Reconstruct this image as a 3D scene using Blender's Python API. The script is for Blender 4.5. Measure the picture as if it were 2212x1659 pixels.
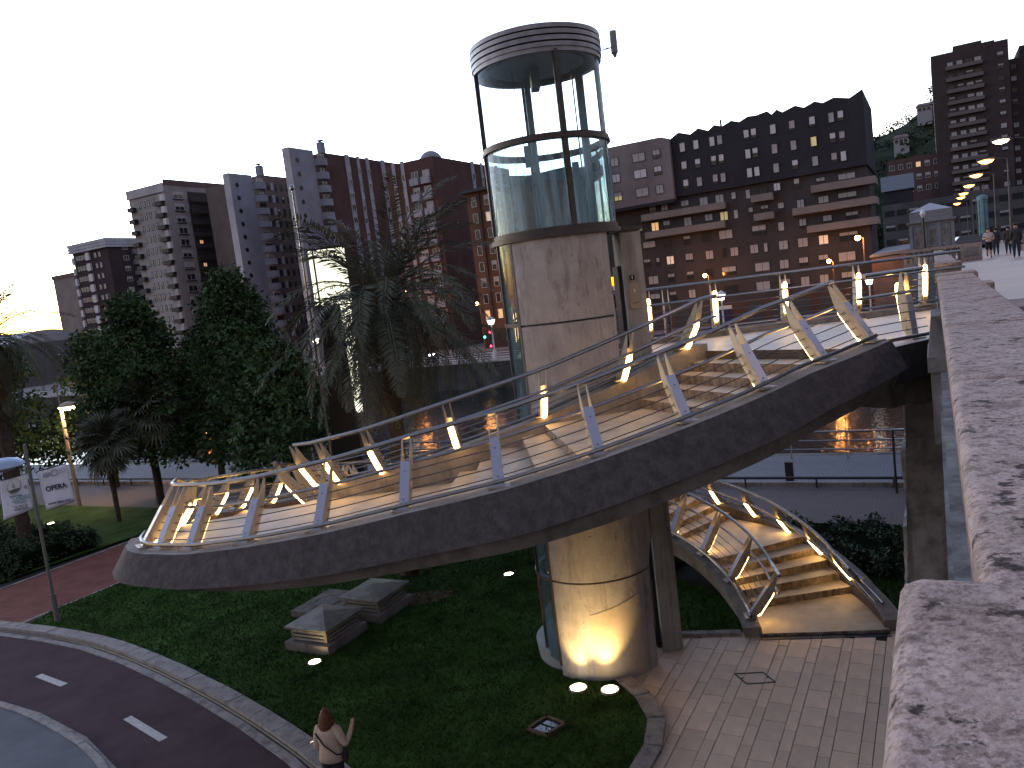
import bpy, bmesh, math, random
import numpy as np
from mathutils import Matrix, Vector
random.seed(7); RNG=np.random.default_rng(11)
R_=math.radians
scene=bpy.context.scene
COL=scene.collection
for o in list(bpy.data.objects): bpy.data.objects.remove(o)
# ---------------------------------------------------------------- camera
CAM_H=7.5; PITCH=R_(6.3); ROLL=R_(7.1); FPX=1726.0
_f=np.array([0,math.cos(PITCH),-math.sin(PITCH)]); _r=np.array([1.,0,0]); _u=np.cross(_r,_f)
_i=math.cos(ROLL)*_r-math.sin(ROLL)*_u; _j=-math.sin(ROLL)*_r-math.cos(ROLL)*_u
cam=bpy.data.cameras.new('camera'); camo=bpy.data.objects.new('camera',cam); COL.objects.link(camo)
M=Matrix.Identity(4)
for k in range(3):
    M[k][0]=_i[k]; M[k][1]=-_j[k]; M[k][2]=-_f[k]
M[2][3]=CAM_H
camo.matrix_world=M
cam.sensor_width=36; cam.lens=FPX/2212*36; cam.clip_start=.05; cam.clip_end=4000
scene.camera=camo
# ---------------------------------------------------------------- dusk sky, sun, exposure
world=bpy.data.worlds.new('World'); scene.world=world; world.use_nodes=True
nt=world.node_tree; bgn=nt.nodes['Background']
sky=nt.nodes.new('ShaderNodeTexSky'); sky.sky_type='NISHITA'; sky.sun_disc=False
SUN_EL=R_(-4.0); SUN_AZ=R_(-30)      # azimuth measured from +Y towards +X
sky.sun_elevation=SUN_EL; sky.sun_rotation=SUN_AZ; sky.altitude=20; sky.air_density=.75; sky.dust_density=.6; sky.ozone_density=.92
nt.links.new(sky.outputs[0],bgn.inputs[0]); bgn.inputs[1].default_value=.1
sl=bpy.data.lights.new('sun','SUN'); sl.energy=.0001; sl.angle=R_(12); sl.color=(1,.8,.65)
so=bpy.data.objects.new('sun',sl); COL.objects.link(so); so.location=(-30,60,60)
_d=Vector((math.sin(SUN_AZ)*math.cos(SUN_EL),math.cos(SUN_AZ)*math.cos(SUN_EL),math.sin(SUN_EL)))
so.rotation_euler=_d.to_track_quat('Z','Y').to_euler()
scene.view_settings.view_transform='Standard'; scene.view_settings.look='None'
scene.view_settings.exposure=8.4; scene.view_settings.gamma=1; scene.view_settings.use_curve_mapping=False
scene.render.engine='CYCLES'
cy=scene.cycles; cy.use_denoising=True; cy.max_bounces=6; cy.diffuse_bounces=3; cy.glossy_bounces=3; cy.transmission_bounces=6; cy.transparent_max_bounces=8
cy.sample_clamp_indirect=3.0; cy.caustics_reflective=False; cy.caustics_refractive=False; cy.use_light_tree=True
# ---------------------------------------------------------------- helpers
KE=2**-8.4    # lamp strengths below are written for exposure 0 and scaled to the dusk exposure
def V(*a): return np.array(a,float)
def W(s,t,z=0):   # bridge axes: s to the right of the bridge edge, t along the bridge, z up
    return np.array([s*.8797+t*.4756,-s*.4756+t*.8797,z])
NS=V(.8797,-.4756,0); NT=V(.4756,.8797,0); UP=V(0,0,1)
ORIG={}
class MB:
    def __init__(s): s.v=[]; s.f=[]; s.m=[]; s.n=0
    def add(s,verts,faces,mat=0):
        verts=np.asarray(verts,float).reshape(-1,3)
        s.v.append(verts); n=s.n
        for f in faces: s.f.append([i+n for i in f]); s.m.append(mat)
        s.n+=len(verts); return s
    def hexa(s,p,mat=0):   # 8 pts: bottom 4 ccw, top 4
        return s.add(p,[(3,2,1,0),(4,5,6,7),(0,1,5,4),(1,2,6,5),(2,3,7,6),(3,0,4,7)],mat)
    def box(s,c,size,ax=None,mat=0):
        c=np.asarray(c,float); X,Y,Z=(V(1,0,0),V(0,1,0),V(0,0,1)) if ax is None else [np.asarray(a,float) for a in ax]
        a,b,d=[x/2 for x in size]
        p=[c+sx*a*X+sy*b*Y+sz*d*Z for sz in(-1,1) for sx,sy in((-1,-1),(1,-1),(1,1),(-1,1))]
        return s.hexa(p,mat)
    def stbox(s,s0,s1,t0,t1,z0,z1,mat=0):
        return s.hexa([W(s0,t0,z0),W(s1,t0,z0),W(s1,t1,z0),W(s0,t1,z0),W(s0,t0,z1),W(s1,t0,z1),W(s1,t1,z1),W(s0,t1,z1)],mat)
    def prism(s,poly,z0,z1,mat=0,matside=None):
        n=len(poly); P=[V(p[0],p[1],z0) for p in poly]+[V(p[0],p[1],z1) for p in poly]
        fs=[tuple(range(n-1,-1,-1)),tuple(range(n,2*n))]
        s.add(P,fs,mat)
        s.add(P,[(i,(i+1)%n,n+(i+1)%n,n+i) for i in range(n)],mat if matside is None else matside); return s
    def tube(s,pts,r,n=6,mat=0,cap=True):
        pts=[np.asarray(p,float) for p in pts]; m=len(pts); rr=[r]*m if np.isscalar(r) else list(r)
        vs=[]; prev=None
        for k,p in enumerate(pts):
            d=pts[min(k+1,m-1)]-pts[max(k-1,0)]; d=d/(np.linalg.norm(d)+1e-12)
            if prev is None:
                a=UP if abs(d[2])<.9 else V(1,0,0)
                x=np.cross(d,a)
            else: x=prev-d*(prev@d)
            x=x/(np.linalg.norm(x)+1e-12); prev=x; y=np.cross(d,x)
            for q in range(n):
                t=2*math.pi*q/n; vs.append(p+rr[k]*(math.cos(t)*x+math.sin(t)*y))
        fs=[(k*n+q,k*n+(q+1)%n,(k+1)*n+(q+1)%n,(k+1)*n+q) for k in range(m-1) for q in range(n)]
        if cap: fs+= [tuple(range(n-1,-1,-1)),tuple((m-1)*n+q for q in range(n))]
        return s.add(vs,fs,mat)
    def lathe(s,c,prof,n=16,mat=0,a0=0,a1=2*math.pi):
        c=np.asarray(c,float); full=abs(a1-a0-2*math.pi)<1e-6; k=n if full else n+1
        vs=[c+V(r*math.cos(a0+(a1-a0)*q/n),r*math.sin(a0+(a1-a0)*q/n),z) for r,z in prof for q in range(k)]
        m=len(prof)
        fs=[(j*k+q,j*k+(q+1)%k,(j+1)*k+(q+1)%k,(j+1)*k+q) for j in range(m-1) for q in range(n if full else n)]
        return s.add(vs,fs,mat)
    def sweep(s,secs,mat=0,cap=True,closed_sec=True,mats=None):   # secs: list of lists of 3d points
        n=len(secs[0]); vs=[p for sec in secs for p in sec]; q1=n if closed_sec else n-1
        for q in range(q1):
            s.add([],[]) if False else None
        base=s.n; s.v.append(np.asarray(vs,float)); s.n+=len(vs)
        for k in range(len(secs)-1):
            for q in range(q1):
                s.f.append([base+k*n+q,base+k*n+(q+1)%n,base+(k+1)*n+(q+1)%n,base+(k+1)*n+q]); s.m.append(mats[q] if mats else mat)
        if cap and closed_sec:
            s.f.append([base+i for i in range(n-1,-1,-1)]); s.m.append(mat); s.f.append([base+(len(secs)-1)*n+i for i in range(n)]); s.m.append(mat)
        return s
    def mesh(s,name,mats,origin=None,smooth=False):
        me=bpy.data.meshes.new(name)
        v=np.concatenate(s.v) if s.v else np.zeros((0,3))
        if origin is not None: v=v-np.asarray(origin)
        me.from_pydata(v.tolist(),[],s.f)
        for m in (mats if isinstance(mats,(list,tuple)) else [mats]): me.materials.append(m)
        if any(s.m): me.polygons.foreach_set('material_index',s.m)
        if smooth: me.polygons.foreach_set('use_smooth',[True]*len(me.polygons))
        me.update(); return me
    def build(s,name,mats,parent=None,smooth=False,origin=None,bevel=0,fix=False):
        if parent is not None: origin=ORIG[parent.name]
        me=s.mesh(name,mats,origin,smooth)
        if fix:
            bm=bmesh.new(); bm.from_mesh(me); bmesh.ops.recalc_face_normals(bm,faces=bm.faces); bm.to_mesh(me); bm.free()
        o=bpy.data.objects.new(name,me); COL.objects.link(o)
        if parent is not None: o.parent=parent; ORIG[o.name]=ORIG[parent.name]
        else:
            ORIG[o.name]=V(0,0,0) if origin is None else np.asarray(origin,float)
            o.location=ORIG[o.name]
        if smooth and smooth!='all':
            me.set_sharp_from_angle(angle=R_(40))
        if bevel:
            b=o.modifiers.new('bevel','BEVEL'); b.width=bevel; b.segments=2; b.limit_method='ANGLE'; b.angle_limit=R_(50)
        return o
def tag(o,label=None,cat=None,group=None,kind=None):
    if label: o['label']=label
    if cat: o['category']=cat
    if group: o['group']=group
    if kind: o['kind']=kind
    return o
def thing(name,loc,label,cat,group=None):
    o=bpy.data.objects.new(name,None); COL.objects.link(o); o.location=loc; o.empty_display_size=.2
    ORIG[o.name]=np.asarray(loc,float); return tag(o,label,cat,group)
def inst(me,name,parent,loc,rotz=0,rot=None,scale=None):   # a part sharing mesh data, loc in world axes
    o=bpy.data.objects.new(name,me); COL.objects.link(o)
    L=np.asarray(loc,float)
    if parent is not None: o.parent=parent; L=L-ORIG[parent.name]
    ORIG[o.name]=np.asarray(loc,float)
    o.location=L
    if rot is not None: o.rotation_euler=rot
    else: o.rotation_euler=(0,0,rotz)
    if scale is not None: o.scale=(scale,)*3 if np.isscalar(scale) else scale
    return o
# ---------------------------------------------------------------- materials
def mat(name,col,rough=.7,metal=0,var=.0,vscale=3.0,bump=0,bscale=40,col2=None,spec=.25,streak=False,detail=6,fac=(.35,.65)):
    m=bpy.data.materials.new(name); m.use_nodes=True; n=m.node_tree; b=n.nodes['Principled BSDF']
    b.inputs['Base Color'].default_value=(*col,1); b.inputs['Roughness'].default_value=rough; b.inputs['Metallic'].default_value=metal
    b.inputs['Specular IOR Level'].default_value=spec
    if var or bump or col2:
        tc=n.nodes.new('ShaderNodeTexCoord'); mp=n.nodes.new('ShaderNodeMapping'); n.links.new(tc.outputs['Object'],mp.inputs[0])
        if streak: mp.inputs['Scale'].default_value=(1,1,.12)
        nz=n.nodes.new('ShaderNodeTexNoise'); nz.inputs['Scale'].default_value=vscale; nz.inputs['Detail'].default_value=detail; nz.inputs['Roughness'].default_value=.62
        n.links.new(mp.outputs[0],nz.inputs[0])
        if var or col2:
            r=n.nodes.new('ShaderNodeValToRGB'); r.color_ramp.elements[0].position=fac[0]; r.color_ramp.elements[1].position=fac[1]
            c2=col2 if col2 else tuple(min(1,c*(1+var)) for c in col); c1=col if col2 else tuple(c*(1-var) for c in col)
            r.color_ramp.elements[0].color=(*c1,1); r.color_ramp.elements[1].color=(*c2,1)
            n.links.new(nz.outputs[0],r.inputs[0]); n.links.new(r.outputs[0],b.inputs['Base Color'])
        if bump:
            n2=n.nodes.new('ShaderNodeTexNoise'); n2.inputs['Scale'].default_value=bscale; n2.inputs['Detail'].default_value=4
            n.links.new(tc.outputs['Object'],n2.inputs[0])
            bp=n.nodes.new('ShaderNodeBump'); bp.inputs['Strength'].default_value=bump; bp.inputs['Distance'].default_value=.02
            n.links.new(n2.outputs[0],bp.inputs['Height']); n.links.new(bp.outputs[0],b.inputs['Normal'])
    return m
def emis(name,col,strength):
    m=bpy.data.materials.new(name); m.use_nodes=True; n=m.node_tree; b=n.nodes['Principled BSDF']
    b.inputs['Base Color'].default_value=(*col,1); b.inputs['Emission Color'].default_value=(*col,1); b.inputs['Emission Strength'].default_value=strength*KE
    return m
def glassmat(name,tint,rough=.03,alpha=.75,tr=(.8,.95,.95)):
    m=bpy.data.materials.new(name); m.use_nodes=True; n=m.node_tree; n.nodes.clear()
    o=n.nodes.new('ShaderNodeOutputMaterial'); mx=n.nodes.new('ShaderNodeMixShader'); t=n.nodes.new('ShaderNodeBsdfTransparent'); g=n.nodes.new('ShaderNodeBsdfGlossy'); fr=n.nodes.new('ShaderNodeFresnel')
    d=n.nodes.new('ShaderNodeBsdfDiffuse'); mx2=n.nodes.new('ShaderNodeMixShader')
    t.inputs[0].default_value=(*tr,1); g.inputs['Roughness'].default_value=rough; g.inputs[0].default_value=(.9,.95,1,1); fr.inputs[0].default_value=1.5
    d.inputs[0].default_value=(*tint,1); mx2.inputs[0].default_value=1-alpha
    n.links.new(t.outputs[0],mx2.inputs[1]); n.links.new(d.outputs[0],mx2.inputs[2])
    ml=n.nodes.new('ShaderNodeMath'); ml.operation='MULTIPLY'; ml.inputs[1].default_value=.35; n.links.new(fr.outputs[0],ml.inputs[0]); n.links.new(ml.outputs[0],mx.inputs[0]); n.links.new(mx2.outputs[0],mx.inputs[1]); n.links.new(g.outputs[0],mx.inputs[2]); n.links.new(mx.outputs[0],o.inputs[0])
    return m
def add_stain(m,scale=1.2,dark=.55,lo=.5,hi=.62,stretch=(1,1,.2)):   # irregular weather stains multiplied over the colour
    n=m.node_tree; b=n.nodes['Principled BSDF']; inp=b.inputs['Base Color']
    tc=n.nodes.new('ShaderNodeTexCoord'); mp=n.nodes.new('ShaderNodeMapping'); mp.inputs['Scale'].default_value=stretch; mp.inputs['Location'].default_value=(3.1,7.7,1.3)
    nz=n.nodes.new('ShaderNodeTexNoise'); nz.inputs['Scale'].default_value=scale; nz.inputs['Detail'].default_value=8; nz.inputs['Roughness'].default_value=.7
    n.links.new(tc.outputs['Object'],mp.inputs[0]); n.links.new(mp.outputs[0],nz.inputs[0])
    r=n.nodes.new('ShaderNodeValToRGB'); r.color_ramp.elements[0].position=lo; r.color_ramp.elements[1].position=hi
    r.color_ramp.elements[0].color=(1,1,1,1); r.color_ramp.elements[1].color=(dark,dark*.97,dark*.94,1)
    mx=n.nodes.new('ShaderNodeMix'); mx.data_type='RGBA'; mx.blend_type='MULTIPLY'; mx.inputs[0].default_value=1
    if inp.links: n.links.new(inp.links[0].from_socket,mx.inputs[6])
    else: mx.inputs[6].default_value=inp.default_value
    n.links.new(nz.outputs[0],r.inputs[0]); n.links.new(r.outputs[0],mx.inputs[7]); n.links.new(mx.outputs[2],inp)
    return m
CONC=add_stain(mat('concrete_weathered',(.20,.175,.155),.85,var=.22,vscale=2.2,bump=.35,bscale=30),2.5,.62,.48,.66,(1,1,.5))
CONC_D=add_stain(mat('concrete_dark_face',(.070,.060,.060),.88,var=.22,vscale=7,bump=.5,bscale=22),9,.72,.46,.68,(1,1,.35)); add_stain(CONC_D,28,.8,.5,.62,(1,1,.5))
CONC_T=add_stain(mat('concrete_board_marked',(.345,.315,.305),.9,var=.10,vscale=3,bump=.25,bscale=26),1.6,.66,.47,.72,(1,1,.22)); add_stain(CONC_T,5,.72,.55,.66,(1,1,.4)); add_stain(CONC_T,2.6,.62,.56,.66,(1,1,.10)); add_stain(CONC_T,7,1.12,.56,.66,(1,1,.2)); add_stain(CONC_T,14,.55,.62,.66,(1,1,.6))
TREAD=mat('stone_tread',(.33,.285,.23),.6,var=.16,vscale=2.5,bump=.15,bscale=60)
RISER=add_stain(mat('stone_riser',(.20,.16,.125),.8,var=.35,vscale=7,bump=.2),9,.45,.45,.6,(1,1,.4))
STEEL=mat('stainless_steel',(.16,.16,.168),.27,metal=1,var=.08,vscale=9)
STEEL_F=mat('steel_fin',(.34,.31,.275),.5,metal=.6,var=.1,vscale=6)
PLATE=mat('post_face_plate',(.30,.31,.38),.4,metal=.3)
DARKM=mat('dark_metal',(.035,.033,.035),.5,metal=.3)
LAMP=emis('lamp_warm',(1,.57,.17),23)
# ================================================================ SPIRAL STAIR
A0=(-.3,21.2); B0=(.05,16.5)
def pA(phi,r): a=R_(phi); return V(A0[0]+r*math.sin(a),A0[1]-r*math.cos(a),0)
def inA(phi): a=R_(phi); return V(-math.sin(a),math.cos(a),0)          # towards centre A
def pB(th,r): a=R_(th); return V(B0[0]+r*math.cos(a),B0[1]+r*math.sin(a),0)
def inB(th): a=R_(th); return V(-math.cos(a),-math.sin(a),0)
_zo=([-32,-25.7,-19.5,-13.1,-6.3,.3,6.9,19.2,24.3,33.6],[4.36,4.38,4.50,4.65,4.85,5.01,5.23,5.69,5.9,6.12])
def zoA(phi): return float(np.interp(phi,*_zo))
def ziA(phi): return float(np.interp(phi,[-32,-26,-17.7,-6.3,6.2,18.3,29.6,34],[4.36,4.42,4.6,4.94,5.30,5.73,6.11,6.14]))
def zcB(th): return float(np.interp(th,[-12,0,4,29,62,103,130,153,163,173,184.6,192,205,217],[.20,.30,.42,1.0,1.66,2.47,2.72,3.12,3.36,3.54,3.76,3.88,4.15,4.36]))
def roB(th): # outer edge radius with the swelling at the tip
    k=np.clip((th-201)/16,0,1); return 7.22+.57*k*k
ZG=.0
# flights of the lower spiral (start angle, rise level)
NOSE_B=[]; LAND_B=[]
starts=[(4,5),(39,5),(85,5),(150,5),(183,4)]; step=3.75; rise=.165
# ---- frames along the outer edge: (point on outer arris, inward, z, face height)
OUT=[]
for phi in np.arange(33.6,-29.1,-1.05): OUT.append([pA(phi,11.0),inA(phi),zoA(phi)])
corner=[pA(-29.6,11.0),pA(-31.0,11.0),pA(-32.2,11.0),V(-6.42,12.24,0),V(-6.50,12.70,0)]
for c in corner: OUT.append([c,None,4.36])
nA=len(OUT)
for th in np.arange(206.5,-12.1,-1.5): OUT.append([pB(th,roB(th)),inB(th),zcB(th)])
P=np.array([o[0] for o in OUT])
for _ in range(2):
    Q=P.copy(); lo=nA-9; hi=nA+8; Q[lo:hi]=(P[lo-1:hi-1]+2*P[lo:hi]+P[lo+1:hi+1])/4; P=Q
for k,o in enumerate(OUT):
    o[0]=P[k]; d=P[min(k+1,len(P)-1)]-P[max(k-1,0)]; d/=np.linalg.norm(d); n=V(d[1],-d[0],0)   # right of travel (travel goes clockwise seen from above -> inside is right)
    o[1]=n if o[1] is None else o[1]/np.linalg.norm(o[1])
OUTL=np.r_[0,np.cumsum(np.linalg.norm(np.diff(P,axis=0),axis=1))]
def hface(k):
    return float(np.interp(k,[0,12,30,45,60,nA,len(OUT)],[.42,.56,.58,.50,.40,.36,.40]))
stair=thing('spiral_staircase',(.5,15,0),'concrete stair spiralling down round the lift tower from the bridge to the plaza','staircase')
mb=MB(); secs=[]
for k,(p,n,z) in enumerate(OUT):
    dl=float(np.interp(k,[0,24,48,nA,nA+12,nA+40],[1,1,.6,.08,.08,.8])); h=hface(k); q=lambda o,zz: p+n*o*-1+V(0,0,zz)      # o outward
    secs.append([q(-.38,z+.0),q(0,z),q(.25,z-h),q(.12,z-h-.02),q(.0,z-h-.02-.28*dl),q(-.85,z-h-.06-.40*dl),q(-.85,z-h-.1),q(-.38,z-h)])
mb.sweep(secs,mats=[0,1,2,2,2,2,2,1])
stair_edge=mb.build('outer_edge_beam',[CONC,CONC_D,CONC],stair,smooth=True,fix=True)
# inner curb of the upper flight
mb=MB(); secs=[]
for phi in np.arange(34.0,-30.6,-1.05):
    p=pA(phi,7.3); n=inA(phi); z=ziA(phi); q=lambda o,zz:p+n*o+V(0,0,zz)
    secs.append([q(0,z),q(.36,z),q(.40,z-.75),q(.0,z-.95)])
mb.sweep(secs); mb.build('inner_curb',[CONC],stair,smooth=True,fix=True)
mb=MB(); secs=[]
for th in np.arange(201,-12.1,-1.5):
    p=pB(th,4.45); n=inB(th); z=zcB(th); q=lambda o,zz:p+n*o+V(0,0,zz)
    secs.append([q(0,z),q(.35,z),q(.27,z-.42),q(-.55,z-.85),q(-.1,z-.35)])
mb.sweep(secs); mb.build('inner_curb',[CONC],stair,smooth=True,fix=True)
# treads
def wedge(mb,f0,f1,r0,r1,z,th,pf,n=4,z2=None,nos=0):
    z2=z if z2 is None else z2
    fs=np.linspace(f0,f1,n+1); inn=[pf(f,r0) for f in fs]; out=[pf(f,r1) for f in fs]; zz=np.linspace(z,z2,n+1)
    for k in range(n):
        a,b,c,d=inn[k],out[k],out[k+1],inn[k+1]; za,zb=V(0,0,zz[k]),V(0,0,zz[k+1]); T=V(0,0,th)
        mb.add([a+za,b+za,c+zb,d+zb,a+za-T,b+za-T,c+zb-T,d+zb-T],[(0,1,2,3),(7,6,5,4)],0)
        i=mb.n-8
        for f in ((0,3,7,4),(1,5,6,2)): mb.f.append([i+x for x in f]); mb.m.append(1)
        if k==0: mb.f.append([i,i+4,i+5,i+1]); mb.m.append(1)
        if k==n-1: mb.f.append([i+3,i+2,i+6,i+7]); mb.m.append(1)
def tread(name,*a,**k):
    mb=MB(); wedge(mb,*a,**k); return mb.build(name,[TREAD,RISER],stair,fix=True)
zz=6.0-rise
for a,b in ((33.6,30.5),(30.5,27.4),(27.4,24.3),(24.3,21.2)):
    tread('tread',a,b-.25,7.28,10.66,zz,.34,pA,n=1); zz-=rise
tread('landing',21.2,6.1,7.28,10.66,zz,.4,pA,n=8); zz-=rise
for a in (6.1,3.05,0,-3.05):
    tread('tread',a,a-3.05-.25,7.28,10.66,zz,.34,pA,n=1); zz-=rise
# tip floor
mb=MB(); wedge(mb,-6.1,-30.8,7.28,10.66,zz,.35,pA,n=12,z2=4.12)
vtip=pA(-30.8,7.28)
rim=[pA(-30.8,10.66)]+[OUT[k][0]+OUT[k][1]*.36 for k in range(nA-4,nA+3)]+[pB(199,roB(199)-.36)]
for k in range(len(rim)-1):
    z0=4.12-.15*k/(len(rim)-1); z1=4.12-.15*(k+1)/(len(rim)-1)
    a,b,c=vtip+V(0,0,4.06),rim[k]+V(0,0,z0),rim[k+1]+V(0,0,z1); T=V(0,0,.35)
    mb.add([a,b,c,a-T,b-T,c-T],[(0,1,2),(5,4,3)],0)
wedge(mb,199,183+3*step,4.43,6.92,3.97,.35,pB,n=3)
mb.build('turning_landing',[TREAD,RISER],stair,fix=True)
# lower spiral treads from the bottom up
z=0.06; prev_top=-12
for s0,nr in starts:
    if s0>prev_top+.1:
        mb=MB(); wedge(mb,prev_top,s0+.2,4.43,6.92,z+.004,.3,pB,n=max(2,int((s0-prev_top)/4)))
        mb.build('landing',[TREAD,RISER],stair,fix=True)
    for k in range(nr):
        z+=.163
        if k<nr-1: tread('tread',s0+k*step,s0+(k+1)*step+.3,4.43,6.92,z,.34,pB,n=1)
    prev_top=s0+(nr-1)*step
# drainage slot at the foot
mb=MB(); a,b=pB(-12.3,4.45),pB(-12.3,6.9); d=(b-a)/np.linalg.norm(b-a); nrm=V(d[1],-d[0],0)
for k in range(70):
    c=a+d*(k+.5)*2.45/70; mb.box(c+V(0,0,.006)+nrm*.06,(.016,.13,.012),(d,nrm,UP))
for e in (0,.13): mb.box((a+b)/2+nrm*e+V(0,0,.006),(2.45,.012,.014),(d,nrm,UP))
tag(mb.build('drain_grate',[DARKM],origin=(a+b)/2),'dark slotted drain across the foot of the stair','drain')
# ---------------- deck between bridge, lift and stair
dk=thing('footbridge_deck',W(-2,16,6),'pale concrete landing deck joining the bridge to the lift and stair','deck')
lipI=pA(33.6,6.95); lipO=pA(33.6,11.0)
poly=[lipO,W(-.12,14.25),W(-.12,20.75),V(2.3,18.3,0),V(2.74,16.62,0),V(2.74,15.5,0),lipI]
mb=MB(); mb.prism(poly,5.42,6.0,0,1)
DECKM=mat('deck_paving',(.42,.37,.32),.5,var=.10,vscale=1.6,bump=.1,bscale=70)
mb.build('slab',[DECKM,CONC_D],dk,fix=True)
mb=MB(); a=V(2.3,18.3,0); b=W(-.12,20.75); d=(b-a)/np.linalg.norm(b-a); nrm=V(-d[1],d[0],0)
mb.box((a+b)/2+V(0,0,6.06)-nrm*.12,(np.linalg.norm(b-a),.3,.14),(d,nrm,UP)); mb.build('edge_upstand',[CONC],dk)
mb=MB()
n0,n1=lipO,W(-.12,14.25); e=(n1-n0)/np.linalg.norm(n1-n0); en=V(e[1],-e[0],0)
# tapered underside beam of the deck beside the bridge
mb.prism([lipO+V(.1,.35,0),W(-.14,14.6),W(-.14,20.3),V(3,17.8,0),lipI+V(.4,.4,0)],5.0,5.44); mb.build('underside_beam',[CONC],dk,fix=True)
# ---------------- railings
class PostSet: pass
def make_posts(lean,lamp0,lamp1,LT):
    S=PostSet(); S.lean=lean; S.LT=LT
    _d=V(0,math.sin(lean),math.cos(lean)); _q=V(0,math.cos(lean),-math.sin(lean))
    def loc(l,q,x=0): return V(x,0,0)+_d*l+_q*q
    mb=MB()
    prof=[(0,0),(LT,0),(LT,.035),(.78,.15),(.66,.17),(.22,.17),(0,.07)]
    for x in (-.062,.062):
        a=[loc(l,q,x-.007) for l,q in prof]; b=[loc(l,q,x+.007) for l,q in prof]; n=len(prof)
        mb.add(a+b,[tuple(range(n)),tuple(range(2*n-1,n-1,-1))]+[(i,n+i,n+(i+1)%n,(i+1)%n) for i in range(n)])
    for l in (.2,.34,.48,.62):
        for x in (-.075,.075): mb.box(loc(l,.09,x),(.012,.03,.03),(V(1,0,0),_d,_q))
    S.fin=mb.mesh('post_fins',[STEEL_F])
    mb=MB(); mb.box(loc(.37,-.004),(.135,.74,.012),(V(1,0,0),_d,_q))
    for l in (.16,.58): mb.box(loc(l,-.013),(.016,.016,.008),(V(1,0,0),_d,_q),mat=1)
    S.plate=mb.mesh('post_face_plate',[PLATE,DARKM])
    mb=MB(); mb.box(V(0,.05,.012),(.3,.24,.024)); mb.box(V(0,.07,.06),(.10,.10,.09)); S.base=mb.mesh('post_base_plate',[STEEL_F])
    mb=MB(); L=lamp1-lamp0; c=[(0,.02),(.05,.046),(.2,.052),(.8,.052),(.95,.046),(1,.02)]
    mb.tube([loc(lamp0+u*L,.165) for u,_ in c],[r for _,r in c],n=8); S.lamp=mb.mesh('post_lamp',[LAMP],smooth=True)
    return S
PS_STAIR=make_posts(R_(36),.12,.72,1.10); PS_DECK=make_posts(R_(7),.24,.95,1.10)
def rail_point(p,inw,z,l,q,lean):
    dd=inw*math.sin(lean)+UP*math.cos(lean); qq=inw*math.cos(lean)-UP*math.sin(lean)
    return p+V(0,0,z)+dd*l+qq*q
def put_post(root,p,inw,z,lamp=True,S=PS_STAIR,sc=1):
    rz=math.atan2(-inw[0],inw[1])
    b=p+V(0,0,z)
    o=inst(S.fin,'post',root,b,rz,scale=sc)
    for me,nm in ((S.plate,'face_plate'),(S.base,'base_plate'),(S.lamp,'lamp')):
        if nm=='lamp' and not lamp: continue
        c=bpy.data.objects.new(nm,me); COL.objects.link(c); c.parent=o; ORIG[c.name]=b
    return o
LT=1.10
def put_rails(root,frames,S=PS_STAIR):
    # frames: (p,inw,z)
    def path(l,q): return [rail_point(f[0],f[1],f[2],l*(f[3] if len(f)>3 else 1),q*(f[3] if len(f)>3 else 1),S.lean) for f in frames]
    mb=MB(); mb.tube(path(LT+.03,.015),.036,8); mb.build('handrail',[STEEL],root,smooth=True)
    mb=MB(); mb.tube(path(.80,.20),.026,8); mb.build('lower_handrail',[STEEL],root,smooth=True)
    for l in (.2,.34,.48,.62):
        mb=MB(); mb.tube(path(l,.09),.0085,5); mb.build('cable',[STEEL],root,smooth=True)
    mb=MB(); mb.tube(path(.08,-.02),.03,8); mb.build('bottom_rail',[STEEL],root,smooth=True)
# outer railing: base line .2 inside the arris
outer_r=thing('stair_railing',(-.3,10.4,5),'steel railing with lit leaning posts along the outer edge of the stair','railing','railings of the stair and deck')
fr=[(o[0]+o[1]*.2,o[1],o[2],float(np.interp(k,[0,34,52,len(OUT)],[1.06,1.0,.92,.94]))) for k,o in enumerate(OUT)]
put_rails(outer_r,[fr[k] for k in range(0,len(fr)-3)])
for phi in (33.2,27.2,21.0,14.1,7.2,-.2,-7.2,-14.0,-20.4,-26.1):
    put_post(outer_r,pA(phi,10.8),inA(phi),zoA(phi),sc=float(np.interp((33.6-phi)/1.05,[0,34,52],[1.06,1.0,.92])))
for k in (nA-5,nA-3):
    put_post(outer_r,fr[k][0],fr[k][1],fr[k][2],sc=.92)
thl=list(np.linspace(3.6,184.5,20))+[194,203.5]
for th in thl: put_post(outer_r,pB(th,roB(th)-.2),inB(th),zcB(th),sc=.94)
inner_r=thing('stair_railing',(0,14.1,5),'steel railing with lit posts on the inner edge of the upper flight','railing','railings of the stair and deck')
fr=[(pA(f,7.12),-inA(f),ziA(f)) for f in np.arange(32.5,-30.2,-1.5)]
put_rails(inner_r,fr)
for f in (29.6,18.3,6.2,-6.3,-17.7,-25,-29.4): put_post(inner_r,pA(f,7.12),-inA(f),ziA(f))
lower_r=thing('stair_railing',(4,16.5,1),'steel railing round the inside of the lower spiral beside the lift tower','railing','railings of the stair and deck')
fr=[(pB(t,4.28),-inB(t),zcB(t)) for t in np.arange(198,-9,-2.0)]
put_rails(lower_r,fr)
for th in (-6,11,25,38,51,64,78,92,106,120,134,148,162,176,190): put_post(lower_r,pB(th,4.28),-inB(th),zcB(th))
deck_r=thing('deck_railing',(6,18.2,6),'steel railing with tall glowing posts along the far side of the deck','railing','railings of the stair and deck')
a=V(2.45,18.15,0); b=W(-.2,20.55); nn=(b-a)/np.linalg.norm(b-a); inw=V(nn[1],-nn[0],0)
def onl(x): return a+nn*((x-a[0])/nn[0])
put_rails(deck_r,[(onl(x),inw,6.12) for x in np.linspace(2.4,10.35,12)],PS_DECK)
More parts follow.
